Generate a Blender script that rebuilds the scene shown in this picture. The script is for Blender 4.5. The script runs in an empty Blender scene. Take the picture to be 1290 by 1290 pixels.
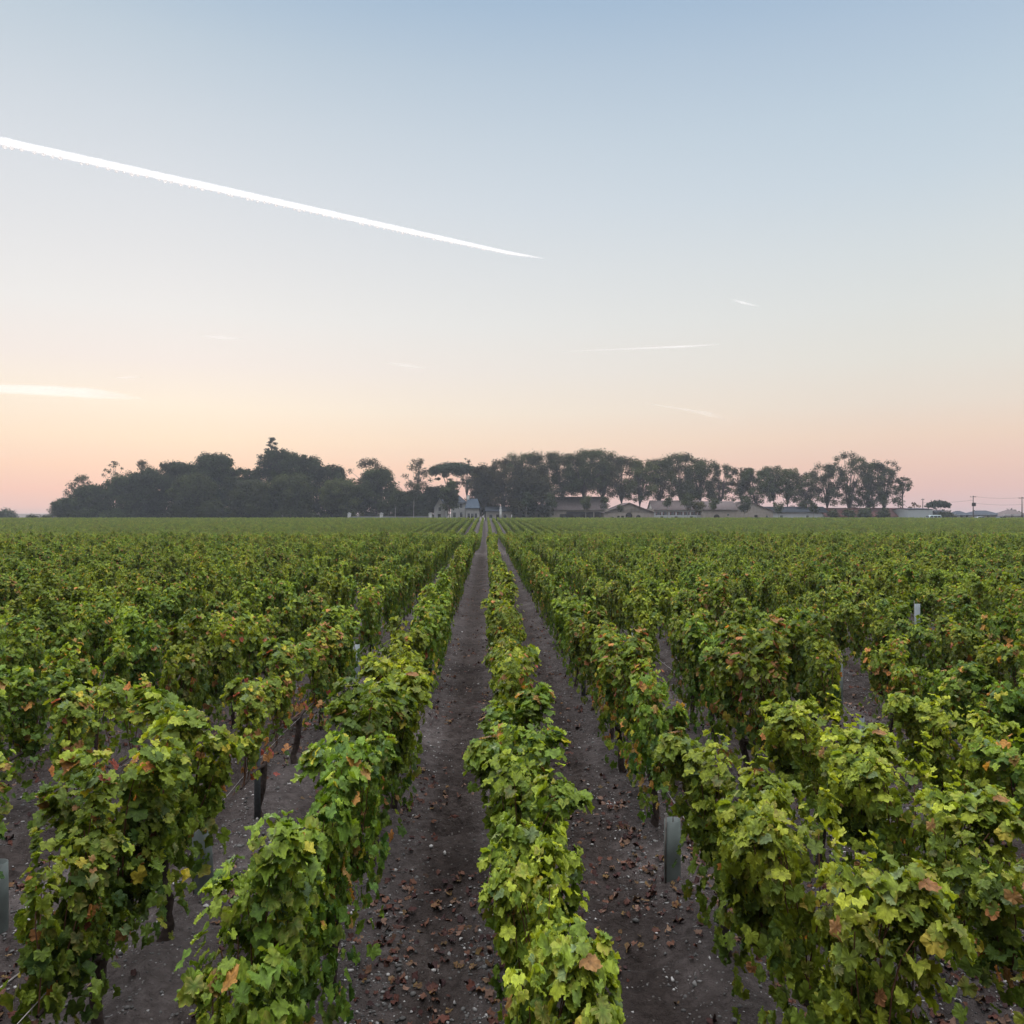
import bpy, math, random
import numpy as np
from mathutils import Vector

R = math.radians
rng = np.random.default_rng(7)
random.seed(7)
scene = bpy.context.scene
col = scene.collection

# ------------------------------------------------------------------ camera
FPX = 1000.0                      # focal length in pixels of a 1290 px frame
YAW = 1.89                        # degrees to the right of the vine rows
CAM_H = 2.27
HOR = 647.0                       # horizon line in the frame
cam_data = bpy.data.cameras.new("camera")
cam = bpy.data.objects.new("camera", cam_data)
col.objects.link(cam)
cam.location = (0, 0, CAM_H)
cam.rotation_euler = (R(90.115), 0, R(-YAW))
cam_data.sensor_width = 36.0
cam_data.sensor_fit = 'HORIZONTAL'
cam_data.lens = 36.0 * FPX / 1290.0
cam_data.clip_start = 0.1
cam_data.clip_end = 90000.0
scene.camera = cam

# ------------------------------------------------------------------ sky, sun, exposure
SUN_AZ = -18.0                    # degrees from +Y, negative = towards -X
SUN_EL = 5.0
scene.view_settings.view_transform = 'Standard'
scene.view_settings.look = 'None'
scene.view_settings.exposure = 0.0
scene.view_settings.gamma = 1.0
scene.view_settings.use_curve_mapping = False

def s2l(c):
    return tuple(((v / 255) / 12.92 if v / 255 <= .04045 else ((v / 255 + .055) / 1.055) ** 2.4) for v in c)

world = bpy.data.worlds.new("World")
scene.world = world
world.use_nodes = True
wn, wl = world.node_tree.nodes, world.node_tree.links
wn.clear()
w_out = wn.new('ShaderNodeOutputWorld')
w_bg = wn.new('ShaderNodeBackground')
w_tc = wn.new('ShaderNodeTexCoord')
w_sep = wn.new('ShaderNodeSeparateXYZ')
wl.new(w_tc.outputs['Generated'], w_sep.inputs[0])

def zed(py):
    t = (HOR - py) / FPX
    return math.sin(math.atan(t))

SKY_A = [(655, (206, 186, 186)), (640, (226, 190, 182)), (620, (243, 196, 178)), (592, (253, 211, 182)), (560, (254, 227, 198)),
         (520, (253, 237, 216)), (470, (245, 234, 226)), (410, (238, 235, 232)), (340, (229, 229, 230)),
         (260, (219, 223, 228)), (180, (207, 215, 223)), (90, (191, 205, 217)), (0, (171, 192, 212))]
SKY_B = [(655, (200, 182, 186)), (640, (212, 184, 184)), (618, (226, 187, 177)), (590, (235, 196, 176)), (558, (237, 209, 187)),
         (520, (232, 218, 203)), (470, (227, 223, 214)), (410, (221, 223, 220)), (340, (212, 219, 222)),
         (260, (199, 212, 222)), (180, (188, 205, 219)), (90, (174, 194, 214)), (0, (158, 183, 209))]
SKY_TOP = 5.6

def ramp_node(stops):
    n = wn.new('ShaderNodeValToRGB')
    cr = n.color_ramp
    pts = [(max(0.0, zed(p)), s2l(c)) for p, c in stops]
    pts[0] = (0.0, pts[0][1])
    last = pts[-1][1]
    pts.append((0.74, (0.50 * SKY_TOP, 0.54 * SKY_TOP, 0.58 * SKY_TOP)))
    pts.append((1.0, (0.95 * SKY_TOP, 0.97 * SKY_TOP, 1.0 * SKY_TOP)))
    while len(cr.elements) < len(pts):
        cr.elements.new(0.5)
    for e, (p, c) in zip(cr.elements, pts):
        e.position = p
        e.color = (*c, 1)
    return n

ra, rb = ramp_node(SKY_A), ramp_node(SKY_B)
wl.new(w_sep.outputs['Z'], ra.inputs[0])
wl.new(w_sep.outputs['Z'], rb.inputs[0])
w_map = wn.new('ShaderNodeMapRange')
w_map.inputs['From Min'].default_value = -0.36
w_map.inputs['From Max'].default_value = 0.46
wl.new(w_sep.outputs['X'], w_map.inputs['Value'])
w_mix = wn.new('ShaderNodeMix')
w_mix.data_type = 'RGBA'
wl.new(w_map.outputs[0], w_mix.inputs[0])
wl.new(ra.outputs[0], w_mix.inputs[6])
wl.new(rb.outputs[0], w_mix.inputs[7])
# the half of the sky away from the dawn is darker
w_away = wn.new('ShaderNodeMapRange')
w_away.interpolation_type = 'SMOOTHSTEP'
w_away.inputs['From Min'].default_value = -0.45
w_away.inputs['From Max'].default_value = 0.55
w_away.inputs['To Min'].default_value = 0.22
w_away.inputs['To Max'].default_value = 1.0
wl.new(w_sep.outputs['Y'], w_away.inputs['Value'])
w_hi = wn.new('ShaderNodeMapRange')
w_hi.inputs['From Min'].default_value = 0.55
w_hi.inputs['From Max'].default_value = 0.85
wl.new(w_sep.outputs['Z'], w_hi.inputs['Value'])
w_max = wn.new('ShaderNodeMath'); w_max.operation = 'MAXIMUM'
wl.new(w_away.outputs[0], w_max.inputs[0]); wl.new(w_hi.outputs[0], w_max.inputs[1])
w_dim = wn.new('ShaderNodeMix'); w_dim.data_type = 'RGBA'; w_dim.blend_type = 'MULTIPLY'; w_dim.inputs[0].default_value = 1
wl.new(w_mix.outputs[2], w_dim.inputs[6]); wl.new(w_max.outputs[0], w_dim.inputs[7])
w_sky = wn.new('ShaderNodeTexSky')
w_sky.sky_type = 'NISHITA'
w_sky.sun_disc = False
w_sky.sun_elevation = R(SUN_EL)
w_sky.sun_rotation = R(SUN_AZ)
w_sc = wn.new('ShaderNodeMix')
w_sc.data_type = 'RGBA'
w_sc.blend_type = 'ADD'
w_sc.inputs[0].default_value = 0.0015
wl.new(w_dim.outputs[2], w_sc.inputs[6])
wl.new(w_sky.outputs[0], w_sc.inputs[7])
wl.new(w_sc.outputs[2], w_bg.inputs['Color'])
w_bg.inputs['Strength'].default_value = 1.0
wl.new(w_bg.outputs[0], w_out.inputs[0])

sun_data = bpy.data.lights.new("sun", 'SUN')
sun_data.energy = 2.2
sun_data.angle = R(14)
sun_data.color = (1.0, 0.92, 0.82)
sun = bpy.data.objects.new("sun", sun_data)
col.objects.link(sun)
sd = Vector((math.sin(R(SUN_AZ)) * math.cos(R(SUN_EL)), math.cos(R(SUN_AZ)) * math.cos(R(SUN_EL)), math.sin(R(SUN_EL))))
sun.rotation_euler = sd.to_track_quat('Z', 'Y').to_euler()
sun.location = (0, 0, 40)

# ------------------------------------------------------------------ helpers
FWD = np.array([math.sin(R(YAW)), math.cos(R(YAW))])
RGT = np.array([math.cos(R(YAW)), -math.sin(R(YAW))])

def at(px, D):
    """ground position seen in column px at forward distance D"""
    p = D * (FWD + RGT * (px - 645.0) / FPX)
    return float(p[0]), float(p[1])

def zat(py, D):
    return CAM_H + (HOR - py) / FPX * D

def link(o, parent=None):
    col.objects.link(o)
    if parent is not None:
        o.parent = parent
    return o

def tag(o, label=None, cat=None, group=None, kind=None):
    if label: o['label'] = label
    if cat: o['category'] = cat
    if group: o['group'] = group
    if kind: o['kind'] = kind
    return o

def empty(name, loc, rz=0, label=None, cat=None, group=None):
    o = bpy.data.objects.new(name, None)
    o.empty_display_size = .2
    o.location = loc
    o.rotation_euler = (0, 0, rz)
    link(o)
    return tag(o, label, cat, group)

def np_mesh(name, V, F, mats, cols=None, smooth=False, attr='tint'):
    """F: (n,k) array or list of arrays with different k"""
    if not isinstance(F, list): F = [F]
    F = [np.asarray(f, dtype=np.int32) for f in F if len(f)]
    me = bpy.data.meshes.new(name)
    V = np.asarray(V, dtype=np.float32)
    me.vertices.add(len(V))
    me.vertices.foreach_set('co', V.ravel())
    idx = np.concatenate([f.ravel() for f in F])
    tot = np.concatenate([np.full(len(f), f.shape[1], dtype=np.int32) for f in F])
    start = np.concatenate([[0], np.cumsum(tot)[:-1]]).astype(np.int32)
    me.loops.add(len(idx))
    me.loops.foreach_set('vertex_index', idx)
    me.polygons.add(len(tot))
    me.polygons.foreach_set('loop_start', start)
    if smooth:
        me.polygons.foreach_set('use_smooth', np.ones(len(tot), dtype=bool))
    me.update(calc_edges=True)
    if cols is not None:
        a = me.attributes.new(attr, 'FLOAT_COLOR', 'POINT')
        c = np.ones((len(V), 4), dtype=np.float32)
        c[:, :3] = cols
        a.data.foreach_set('color', c.ravel())
    for m in (mats if isinstance(mats, (list, tuple)) else [mats]):
        me.materials.append(m)
    return me

def obj(name, me, parent=None, loc=None):
    o = bpy.data.objects.new(name, me)
    if loc is not None: o.location = loc
    return link(o, parent)

class MB:
    """collects simple solids into one mesh"""
    def __init__(s): s.V = []; s.F = {}
    def _add(s, V, faces):
        b = len(s.V)
        s.V.extend([tuple(v) for v in V])
        for f in faces:
            s.F.setdefault(len(f), []).append([i + b for i in f])
    def box(s, x0, x1, y0, y1, z0, z1):
        V = [(x, y, z) for z in (z0, z1) for y in (y0, y1) for x in (x0, x1)]
        s._add(V, [(0, 2, 3, 1), (4, 5, 7, 6), (0, 1, 5, 4), (2, 6, 7, 3), (0, 4, 6, 2), (1, 3, 7, 5)])
        return s
    def poly(s, pts): s._add(pts, [tuple(range(len(pts)))]); return s
    def prism(s, prof, a0, a1, axis='y'):
        """profile of (u,z) extruded along axis"""
        n = len(prof)
        mk = (lambda u, a, z: (u, a, z)) if axis == 'y' else (lambda u, a, z: (a, u, z))
        V = [mk(u, a0, z) for u, z in prof] + [mk(u, a1, z) for u, z in prof]
        F = [tuple(range(n))[::-1], tuple(range(n, 2 * n))]
        for i in range(n):
            j = (i + 1) % n
            F.append((i, j, j + n, i + n))
        s._add(V, F)
        return s
    def tube(s, P, rad, n=6, caps=True):
        V, F = tube_np(P, rad, n)
        b = len(s.V)
        s.V.extend(map(tuple, V))
        s.F.setdefault(4, []).extend((F + b).tolist())
        if caps:
            s.F.setdefault(n, []).append([b + i for i in range(n)][::-1])
            s.F.setdefault(n, []).append([b + len(V) - n + i for i in range(n)])
        return s
    def lathe(s, prof, c=(0, 0, 0), n=16, axis='z'):
        b = len(s.V)
        for r, h in prof:
            for k in range(n):
                a = 2 * math.pi * k / n
                if axis == 'z': s.V.append((c[0] + r * math.cos(a), c[1] + r * math.sin(a), c[2] + h))
                elif axis == 'y': s.V.append((c[0] + r * math.cos(a), c[1] + h, c[2] + r * math.sin(a)))
                else: s.V.append((c[0] + h, c[1] + r * math.cos(a), c[2] + r * math.sin(a)))
        for i in range(len(prof) - 1):
            for k in range(n):
                k2 = (k + 1) % n
                s.F.setdefault(4, []).append([b + i * n + k, b + i * n + k2, b + (i + 1) * n + k2, b + (i + 1) * n + k])
        return s
    def mesh(s, name, mat, smooth=False, cols=None):
        return np_mesh(name, s.V, [np.array(f) for f in s.F.values()], mat, smooth=smooth, cols=cols)
    def build(s, name, mat, parent=None, loc=None, smooth=False):
        return obj(name, s.mesh(name, mat, smooth), parent, loc)

def tube_np(P, rad, n=6):
    P = np.asarray(P, float)
    rad = np.broadcast_to(np.asarray(rad, float), (len(P),))
    T = np.gradient(P, axis=0)
    T /= np.linalg.norm(T, axis=1, keepdims=True) + 1e-9
    ref = np.array([0.3, 0.9, 0.1]) if abs(T[0][1]) < .8 else np.array([1., 0, 0.1])
    U = np.cross(T, ref); U /= np.linalg.norm(U, axis=1, keepdims=True) + 1e-9
    W = np.cross(T, U)
    a = np.arange(n) * 2 * math.pi / n
    V = P[:, None] + rad[:, None, None] * (U[:, None] * np.cos(a)[None, :, None] + W[:, None] * np.sin(a)[None, :, None])
    m = len(P)
    i = np.arange(m - 1)[:, None] * n
    k = np.arange(n)[None]
    k2 = (k + 1) % n
    F = np.stack([i + k, i + k2, i + n + k2, i + n + k], -1).reshape(-1, 4)
    return V.reshape(-1, 3), F

def merge(parts):
    """list of (V,F[,C]) with one face size"""
    Vs, Fs, Cs, b = [], [], [], 0
    for p in parts:
        Vs.append(p[0]); Fs.append(p[1] + b); b += len(p[0])
        if len(p) > 2: Cs.append(p[2])
    return np.concatenate(Vs), np.concatenate(Fs), (np.concatenate(Cs) if Cs else None)

def vnoise(x, y, seed=0):
    """smooth value noise on arrays"""
    xi, yi = np.floor(x).astype(np.int64), np.floor(y).astype(np.int64)
    fx, fy = x - xi, y - yi
    fx, fy = fx * fx * (3 - 2 * fx), fy * fy * (3 - 2 * fy)
    def h(a, b):
        n = (a * 374761393 + b * 668265263 + seed * 974711) & 0x7fffffff
        n = ((n ^ (n >> 13)) * 1274126177) & 0x7fffffff
        return ((n ^ (n >> 16)) & 0xffff) / 65535.0
    return (h(xi, yi) * (1 - fx) + h(xi + 1, yi) * fx) * (1 - fy) + (h(xi, yi + 1) * (1 - fx) + h(xi + 1, yi + 1) * fx) * fy

# ------------------------------------------------------------------ materials
def mat(name, color=(.5, .5, .5), rough=.8, spec=.3, noise=0, nscale=8, bump=0, metallic=0):
    m = bpy.data.materials.new(name)
    m.use_nodes = True
    nt = m.node_tree
    b = nt.nodes['Principled BSDF']
    b.inputs['Base Color'].default_value = (*color, 1)
    b.inputs['Roughness'].default_value = rough
    b.inputs['Specular IOR Level'].default_value = spec
    b.inputs['Metallic'].default_value = metallic
    if noise or bump:
        tc = nt.nodes.new('ShaderNodeTexCoord')
        nz = nt.nodes.new('ShaderNodeTexNoise')
        nz.inputs['Scale'].default_value = nscale
        nz.inputs['Detail'].default_value = 6
        nt.links.new(tc.outputs['Object'], nz.inputs['Vector'])
        if noise:
            mx = nt.nodes.new('ShaderNodeMix'); mx.data_type = 'RGBA'
            mx.inputs[6].default_value = (*[c * (1 - noise) for c in color], 1)
            mx.inputs[7].default_value = (*[min(1, c * (1 + noise)) for c in color], 1)
            rp = nt.nodes.new('ShaderNodeMapRange')
            rp.inputs[1].default_value = .3; rp.inputs[2].default_value = .7
            nt.links.new(nz.outputs[0], rp.inputs[0])
            nt.links.new(rp.outputs[0], mx.inputs[0])
            nt.links.new(mx.outputs[2], b.inputs['Base Color'])
        if bump:
            bp = nt.nodes.new('ShaderNodeBump')
            bp.inputs['Strength'].default_value = bump
            bp.inputs['Distance'].default_value = .02
            nt.links.new(nz.outputs[0], bp.inputs['Height'])
            nt.links.new(bp.outputs[0], b.inputs['Normal'])
    return m

def leaf_mat(name, transl=.35, rough=.45, spec=.35, vary=.25, mottle=True, hue=.03, boost=1.0):
    """leaf tint from the mesh, varied from plant to plant, partly translucent"""
    m = bpy.data.materials.new(name)
    m.use_nodes = True
    nt = m.node_tree; N = nt.nodes; L = nt.links
    b = N['Principled BSDF']; out = N['Material Output']
    at_ = N.new('ShaderNodeAttribute'); at_.attribute_name = 'tint'
    oi = N.new('ShaderNodeObjectInfo')
    hs = N.new('ShaderNodeHueSaturation')
    mr = N.new('ShaderNodeMapRange')
    mr.inputs[3].default_value = (1 - vary) * boost; mr.inputs[4].default_value = (1 + vary) * boost
    L.new(oi.outputs['Random'], mr.inputs[0])
    L.new(mr.outputs[0], hs.inputs['Value'])
    mul = N.new('ShaderNodeMath'); mul.operation = 'MULTIPLY'; mul.inputs[1].default_value = 7.31
    fr = N.new('ShaderNodeMath'); fr.operation = 'FRACT'
    L.new(oi.outputs['Random'], mul.inputs[0]); L.new(mul.outputs[0], fr.inputs[0])
    mh = N.new('ShaderNodeMapRange'); mh.inputs[3].default_value = .5 - hue; mh.inputs[4].default_value = .5 + hue
    L.new(fr.outputs[0], mh.inputs[0]); L.new(mh.outputs[0], hs.inputs['Hue'])
    L.new(at_.outputs['Color'], hs.inputs['Color'])
    c = hs.outputs['Color']
    if mottle:
        tc = N.new('ShaderNodeTexCoord')
        nz = N.new('ShaderNodeTexNoise'); nz.inputs['Scale'].default_value = 55; nz.inputs['Detail'].default_value = 4
        L.new(tc.outputs['Object'], nz.inputs['Vector'])
        mx = N.new('ShaderNodeMix'); mx.data_type = 'RGBA'; mx.blend_type = 'MULTIPLY'; mx.inputs[0].default_value = 1
        rp = N.new('ShaderNodeValToRGB')
        rp.color_ramp.elements[0].position = .33; rp.color_ramp.elements[0].color = (.62, .60, .55, 1)
        rp.color_ramp.elements[1].position = .66; rp.color_ramp.elements[1].color = (1.25, 1.22, 1.15, 1)
        L.new(nz.outputs[0], rp.inputs[0]); L.new(c, mx.inputs[6]); L.new(rp.outputs[0], mx.inputs[7])
        c = mx.outputs[2]
        bp = N.new('ShaderNodeBump'); bp.inputs['Strength'].default_value = .5; bp.inputs['Distance'].default_value = .004
        L.new(nz.outputs[0], bp.inputs['Height']); L.new(bp.outputs[0], b.inputs['Normal'])
    L.new(c, b.inputs['Base Color'])
    b.inputs['Roughness'].default_value = rough
    b.inputs['Specular IOR Level'].default_value = spec
    tr = N.new('ShaderNodeBsdfTranslucent')
    gm = N.new('ShaderNodeMix'); gm.data_type = 'RGBA'; gm.blend_type = 'MULTIPLY'; gm.inputs[0].default_value = 1
    gm.inputs[7].default_value = (1.35, 1.3, .55, 1)
    L.new(c, gm.inputs[6]); L.new(gm.outputs[2], tr.inputs['Color'])
    ms = N.new('ShaderNodeMixShader'); ms.inputs[0].default_value = transl
    L.new(b.outputs[0], ms.inputs[1]); L.new(tr.outputs[0], ms.inputs[2])
    L.new(ms.outputs[0], out.inputs['Surface'])
    return m

def tint_mat(name, rough=.9, spec=.2):
    m = bpy.data.materials.new(name); m.use_nodes = True
    nt = m.node_tree; b = nt.nodes['Principled BSDF']
    a = nt.nodes.new('ShaderNodeAttribute'); a.attribute_name = 'tint'
    nt.links.new(a.outputs['Color'], b.inputs['Base Color'])
    b.inputs['Roughness'].default_value = rough
    b.inputs['Specular IOR Level'].default_value = spec
    return m

M = {}
M['vine_leaf'] = leaf_mat('vine_leaf', rough=.58, spec=.22, vary=.2, hue=.014, boost=1.24)
M['tree_leaf'] = leaf_mat('tree_leaf', transl=.25, rough=.7, spec=.15, vary=.12, mottle=False, hue=.015)
M['bark_vine'] = mat('bark_vine', (.055, .04, .035), .95, .1, .4, 30, .6)
M['cane'] = mat('cane', (.12, .055, .03), .7, .25, .3, 20)
M['bark_tree'] = mat('bark_tree', (.06, .05, .045), .95, .1, .3, 3)
M['bark_pale'] = mat('bark_pale', (.34, .31, .28), .9, .1, .2, 3)
M['post_wood'] = mat('post_wood', (.125, .11, .10), .9, .15, .3, 25, .5)
M['post_metal'] = mat('post_metal', (.10, .11, .12), .7, .25, .2, 30)
M['wire'] = mat('wire', (.25, .22, .21), .5, .4, 0, 1, 0, .6)
M['dead_leaf'] = tint_mat('dead_leaf', .85)
M['pebble'] = tint_mat('pebble', .85)
M['stone'] = mat('stone', (.34, .29, .25), .9, .1, .15, 1.2)
M['stone_pale'] = mat('stone_pale', (.38, .37, .36), .9, .1, .12, 1.5)
M['wall_stone'] = mat('wall_stone', (.17, .17, .175), .9, .1, .15, 1.5)
M['plaster_white'] = mat('plaster_white', (.46, .46, .46), .85, .15, .06, 1.0)
M['plaster_cream'] = mat('plaster_cream', (.31, .28, .25), .9, .1, .1, 1.0)
M['tile_brown'] = mat('tile_brown', (.125, .098, .095), .9, .1, .25, 2.5)
M['tile_red'] = mat('tile_red', (.15, .07, .062), .9, .1, .25, 2.0)
M['slate'] = mat('slate', (.050, .057, .070), .9, .1, .2, 2.0)
M['slate_blue'] = mat('slate_blue', (.052, .068, .092), .9, .1, .15, 2.0)
M['glass_dark'] = mat('glass_dark', (.03, .035, .04), .15, .5)
M['shutter'] = mat('shutter', (.13, .055, .045), .7, .3)
M['timber_dark'] = mat('timber_dark', (.035, .028, .026), .9, .1)
M['metal_white'] = mat('metal_white', (.42, .45, .46), .5, .4, .04, .6)
M['rubber'] = mat('rubber', (.02, .02, .02), .8, .2)
M['chrome'] = mat('chrome', (.5, .5, .52), .3, .5, 0, 1, 0, .9)
M['paint_white'] = mat('paint_white', (.42, .50, .52), .25, .5)
M['paint_dark'] = mat('paint_dark', (.045, .055, .065), .25, .5)
M['paint_silver'] = mat('paint_silver', (.34, .36, .38), .3, .5, 0, 1, 0, .4)
M['lamp_glass'] = mat('lamp_glass', (.6, .6, .58), .1, .6)
M['pole_wood'] = mat('pole_wood', (.09, .07, .06), .9, .1, .2, 3)

def tube_plastic(name, color):
    m = mat(name, color, .45, .4, .22, 14)
    nt = m.node_tree; b = nt.nodes['Principled BSDF']
    tr = nt.nodes.new('ShaderNodeBsdfTranslucent'); tr.inputs['Color'].default_value = (*color, 1)
    ms = nt.nodes.new('ShaderNodeMixShader'); ms.inputs[0].default_value = .35
    nt.links.new(b.outputs[0], ms.inputs[1]); nt.links.new(tr.outputs[0], ms.inputs[2])
    nt.links.new(ms.outputs[0], nt.nodes['Material Output'].inputs['Surface'])
    return m
M['guard_green'] = tube_plastic('guard_green', (.16, .18, .17))
M['guard_white'] = tube_plastic('guard_white', (.28, .31, .32))

# ------------------------------------------------------------------ ground
ROW0, PITCH, STEP = .24, .945, 1.12

def terrain(x, y):
    def ss(a, b, v):
        t = np.clip((v - a) / (b - a), 0, 1)
        return t * t * (3 - 2 * t)
    y = np.asarray(y, float)
    return np.interp(y, [-100, 18, 43, 52, 62, 78, 95, 106, 118, 145, 172, 215, 240, 8000],
                     [0, 0, .04, -.22, -.62, -1.02, -1.2, -1.08, -.8, -.38, -.05, .04, .06, .06])

def soil(x, y):
    fade = np.clip((60 - y) / 30, 0, 1) * np.clip((30 - np.abs(x)) / 10, 0, 1) * np.clip((y + 3) / 3, 0, 1)
    u = (x - ROW0) / PITCH
    d = (u - np.round(u)) * PITCH                   # distance from the row
    mound = .065 * np.exp(-(d / .2) ** 2)
    lane = np.abs(np.abs(d) - PITCH / 2)            # distance from the lane centre
    rut = -.02 * np.exp(-(lane / .10) ** 2)
    inrow = np.clip((y - 1.6) / .8, 0, 1)
    rib = .024 * np.sin(y * 2 * math.pi / .17 + 3 * vnoise(x * 3, y * .7, 5)) * np.exp(-(lane / .22) ** 4) * np.clip(vnoise(x * .8 + 7, y * .6, 9) * 2 - .2, 0.15, 1)
    n = .035 * (vnoise(x * 2.1, y * 2.1, 1) - .5) + .05 * (vnoise(x * 6.3, y * 6.3, 2) - .5) + .048 * (vnoise(x * 14, y * 14, 3) - .5)
    return terrain(x, y) + fade * (inrow * (mound + rut + rib) + n)

def axis_lines(a, b, fine, far_lo, far_hi, g=1.16):
    mid = list(np.arange(a, b + fine / 2, fine))
    hi, s = [mid[-1]], fine
    while hi[-1] < far_hi:
        s *= g; hi.append(hi[-1] + s)
    lo, s = [mid[0]], fine
    while lo[-1] > far_lo:
        s *= g; lo.append(lo[-1] - s)
    return np.array(lo[:0:-1] + mid + hi[1:])

gx = axis_lines(-3.6, 4.2, .04, -4500, 4500)
gy = axis_lines(1.6, 12, .04, -60, 6000, 1.08)
GX, GY = np.meshgrid(gx, gy)
GZ = soil(GX, GY)
nx_, ny_ = len(gx), len(gy)
ii = (np.arange(ny_ - 1)[:, None] * nx_ + np.arange(nx_ - 1)[None]).ravel()
gf = np.stack([ii, ii + 1, ii + nx_ + 1, ii + nx_], -1)

def soil_mat():
    m = bpy.data.materials.new('soil'); m.use_nodes = True
    nt = m.node_tree; N = nt.nodes; L = nt.links
    b = N['Principled BSDF']; b.inputs['Roughness'].default_value = .95; b.inputs['Specular IOR Level'].default_value = .12
    tc = N.new('ShaderNodeTexCoord')
    def noise(s, d=6, r=.6):
        n = N.new('ShaderNodeTexNoise'); n.inputs['Scale'].default_value = s; n.inputs['Detail'].default_value = d; n.inputs['Roughness'].default_value = r
        L.new(tc.outputs['Object'], n.inputs['Vector']); return n
    n1, n2, n3 = noise(1.7), noise(13), noise(60, 4, .7)
    r1 = N.new('ShaderNodeValToRGB')
    r1.color_ramp.elements[0].position = .3; r1.color_ramp.elements[0].color = (.046, .036, .034, 1)
    r1.color_ramp.elements[1].position = .72; r1.color_ramp.elements[1].color = (.115, .096, .092, 1)
    L.new(n1.outputs[0], r1.inputs[0])
    r2 = N.new('ShaderNodeValToRGB')
    r2.color_ramp.elements[0].position = .3; r2.color_ramp.elements[0].color = (.55, .53, .52, 1)
    r2.color_ramp.elements[1].position = .75; r2.color_ramp.elements[1].color = (1.25, 1.25, 1.26, 1)
    L.new(n2.outputs[0], r2.inputs[0])
    mx = N.new('ShaderNodeMix'); mx.data_type = 'RGBA'; mx.blend_type = 'MULTIPLY'; mx.inputs[0].default_value = 1
    L.new(r1.outputs[0], mx.inputs[6]); L.new(r2.outputs[0], mx.inputs[7])
    vo = N.new('ShaderNodeTexVoronoi'); vo.inputs['Scale'].default_value = 42
    L.new(tc.outputs['Object'], vo.inputs['Vector'])
    lt = N.new('ShaderNodeMapRange'); lt.inputs[1].default_value = .34; lt.inputs[2].default_value = .24
    L.new(vo.outputs['Distance'], lt.inputs[0])
    sepc = N.new('ShaderNodeSeparateColor'); L.new(vo.outputs['Color'], sepc.inputs[0])
    gt = N.new('ShaderNodeMath'); gt.operation = 'GREATER_THAN'; gt.inputs[1].default_value = .80
    L.new(sepc.outputs[0], gt.inputs[0])
    mu = N.new('ShaderNodeMath'); mu.operation = 'MULTIPLY'
    L.new(lt.outputs[0], mu.inputs[0]); L.new(gt.outputs[0], mu.inputs[1])
    mx2 = N.new('ShaderNodeMix'); mx2.data_type = 'RGBA'
    mx2.inputs[7].default_value = (.17, .155, .15, 1)
    L.new(mu.outputs[0], mx2.inputs[0]); L.new(mx.outputs[2], mx2.inputs[6])
    # trodden warm earth along the middle of each lane, washed gravel beside the rows
    sx = N.new('ShaderNodeSeparateXYZ'); L.new(tc.outputs['Object'], sx.inputs[0])
    def M_(op, a, v=None, v2=None):
        n = N.new('ShaderNodeMath'); n.operation = op
        L.new(a, n.inputs[0]) if not isinstance(a, float) else None
        if v is not None:
            if isinstance(v, float): n.inputs[1].default_value = v
            else: L.new(v, n.inputs[1])
        if v2 is not None: n.inputs[2].default_value = v2
        return n.outputs[0]
    u = M_('MULTIPLY_ADD', sx.outputs['X'], 1 / PITCH, -ROW0 / PITCH)
    wob = M_('MULTIPLY_ADD', n1.outputs[0], .22, -.11)
    u = M_('ADD', u, wob)
    c_ = M_('ABSOLUTE', M_('SUBTRACT', M_('FRACT', u), .5))     # 0 in the lane centre, .5 in the row
    lm = N.new('ShaderNodeMapRange'); lm.interpolation_type = 'SMOOTHSTEP'
    lm.inputs[1].default_value = .08; lm.inputs[2].default_value = .33
    L.new(c_, lm.inputs[0])
    lc = N.new('ShaderNodeMix'); lc.data_type = 'RGBA'
    lc.inputs[6].default_value = (.80, .755, .72, 1); lc.inputs[7].default_value = (1.28, 1.27, 1.26, 1)
    L.new(lm.outputs[0], lc.inputs[0])
    mx3 = N.new('ShaderNodeMix'); mx3.data_type = 'RGBA'; mx3.blend_type = 'MULTIPLY'; mx3.inputs[0].default_value = 1
    L.new(mx2.outputs[2], mx3.inputs[6]); L.new(lc.outputs[2], mx3.inputs[7])
    L.new(mx3.outputs[2], b.inputs['Base Color'])
    ad = N.new('ShaderNodeMath'); ad.operation = 'MULTIPLY_ADD'; ad.inputs[1].default_value = .6
    L.new(n3.outputs[0], ad.inputs[0]); L.new(n2.outputs[0], ad.inputs[2])
    v2 = N.new('ShaderNodeTexVoronoi'); v2.inputs['Scale'].default_value = 24
    L.new(tc.outputs['Object'], v2.inputs['Vector'])
    v3 = N.new('ShaderNodeMath'); v3.operation = 'MULTIPLY_ADD'; v3.inputs[1].default_value = -.45
    L.new(v2.outputs['Distance'], v3.inputs[0]); L.new(ad.outputs[0], v3.inputs[2]); ad = v3
    ad2 = N.new('ShaderNodeMath'); ad2.operation = 'MULTIPLY_ADD'; ad2.inputs[1].default_value = .5
    L.new(mu.outputs[0], ad2.inputs[0]); L.new(ad.outputs[0], ad2.inputs[2])
    bp = N.new('ShaderNodeBump'); bp.inputs['Strength'].default_value = 1.0; bp.inputs['Distance'].default_value = .05
    L.new(ad2.outputs[0], bp.inputs['Height']); L.new(bp.outputs[0], b.inputs['Normal'])
    return m
M['soil'] = soil_mat()
ground = obj('ground', np_mesh('ground', np.stack([GX.ravel(), GY.ravel(), GZ.ravel()], -1), gf, M['soil'], smooth=True))
tag(ground, kind='structure')

def gz(x, y): return float(soil(np.array([x]), np.array([y]))[0])

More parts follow.
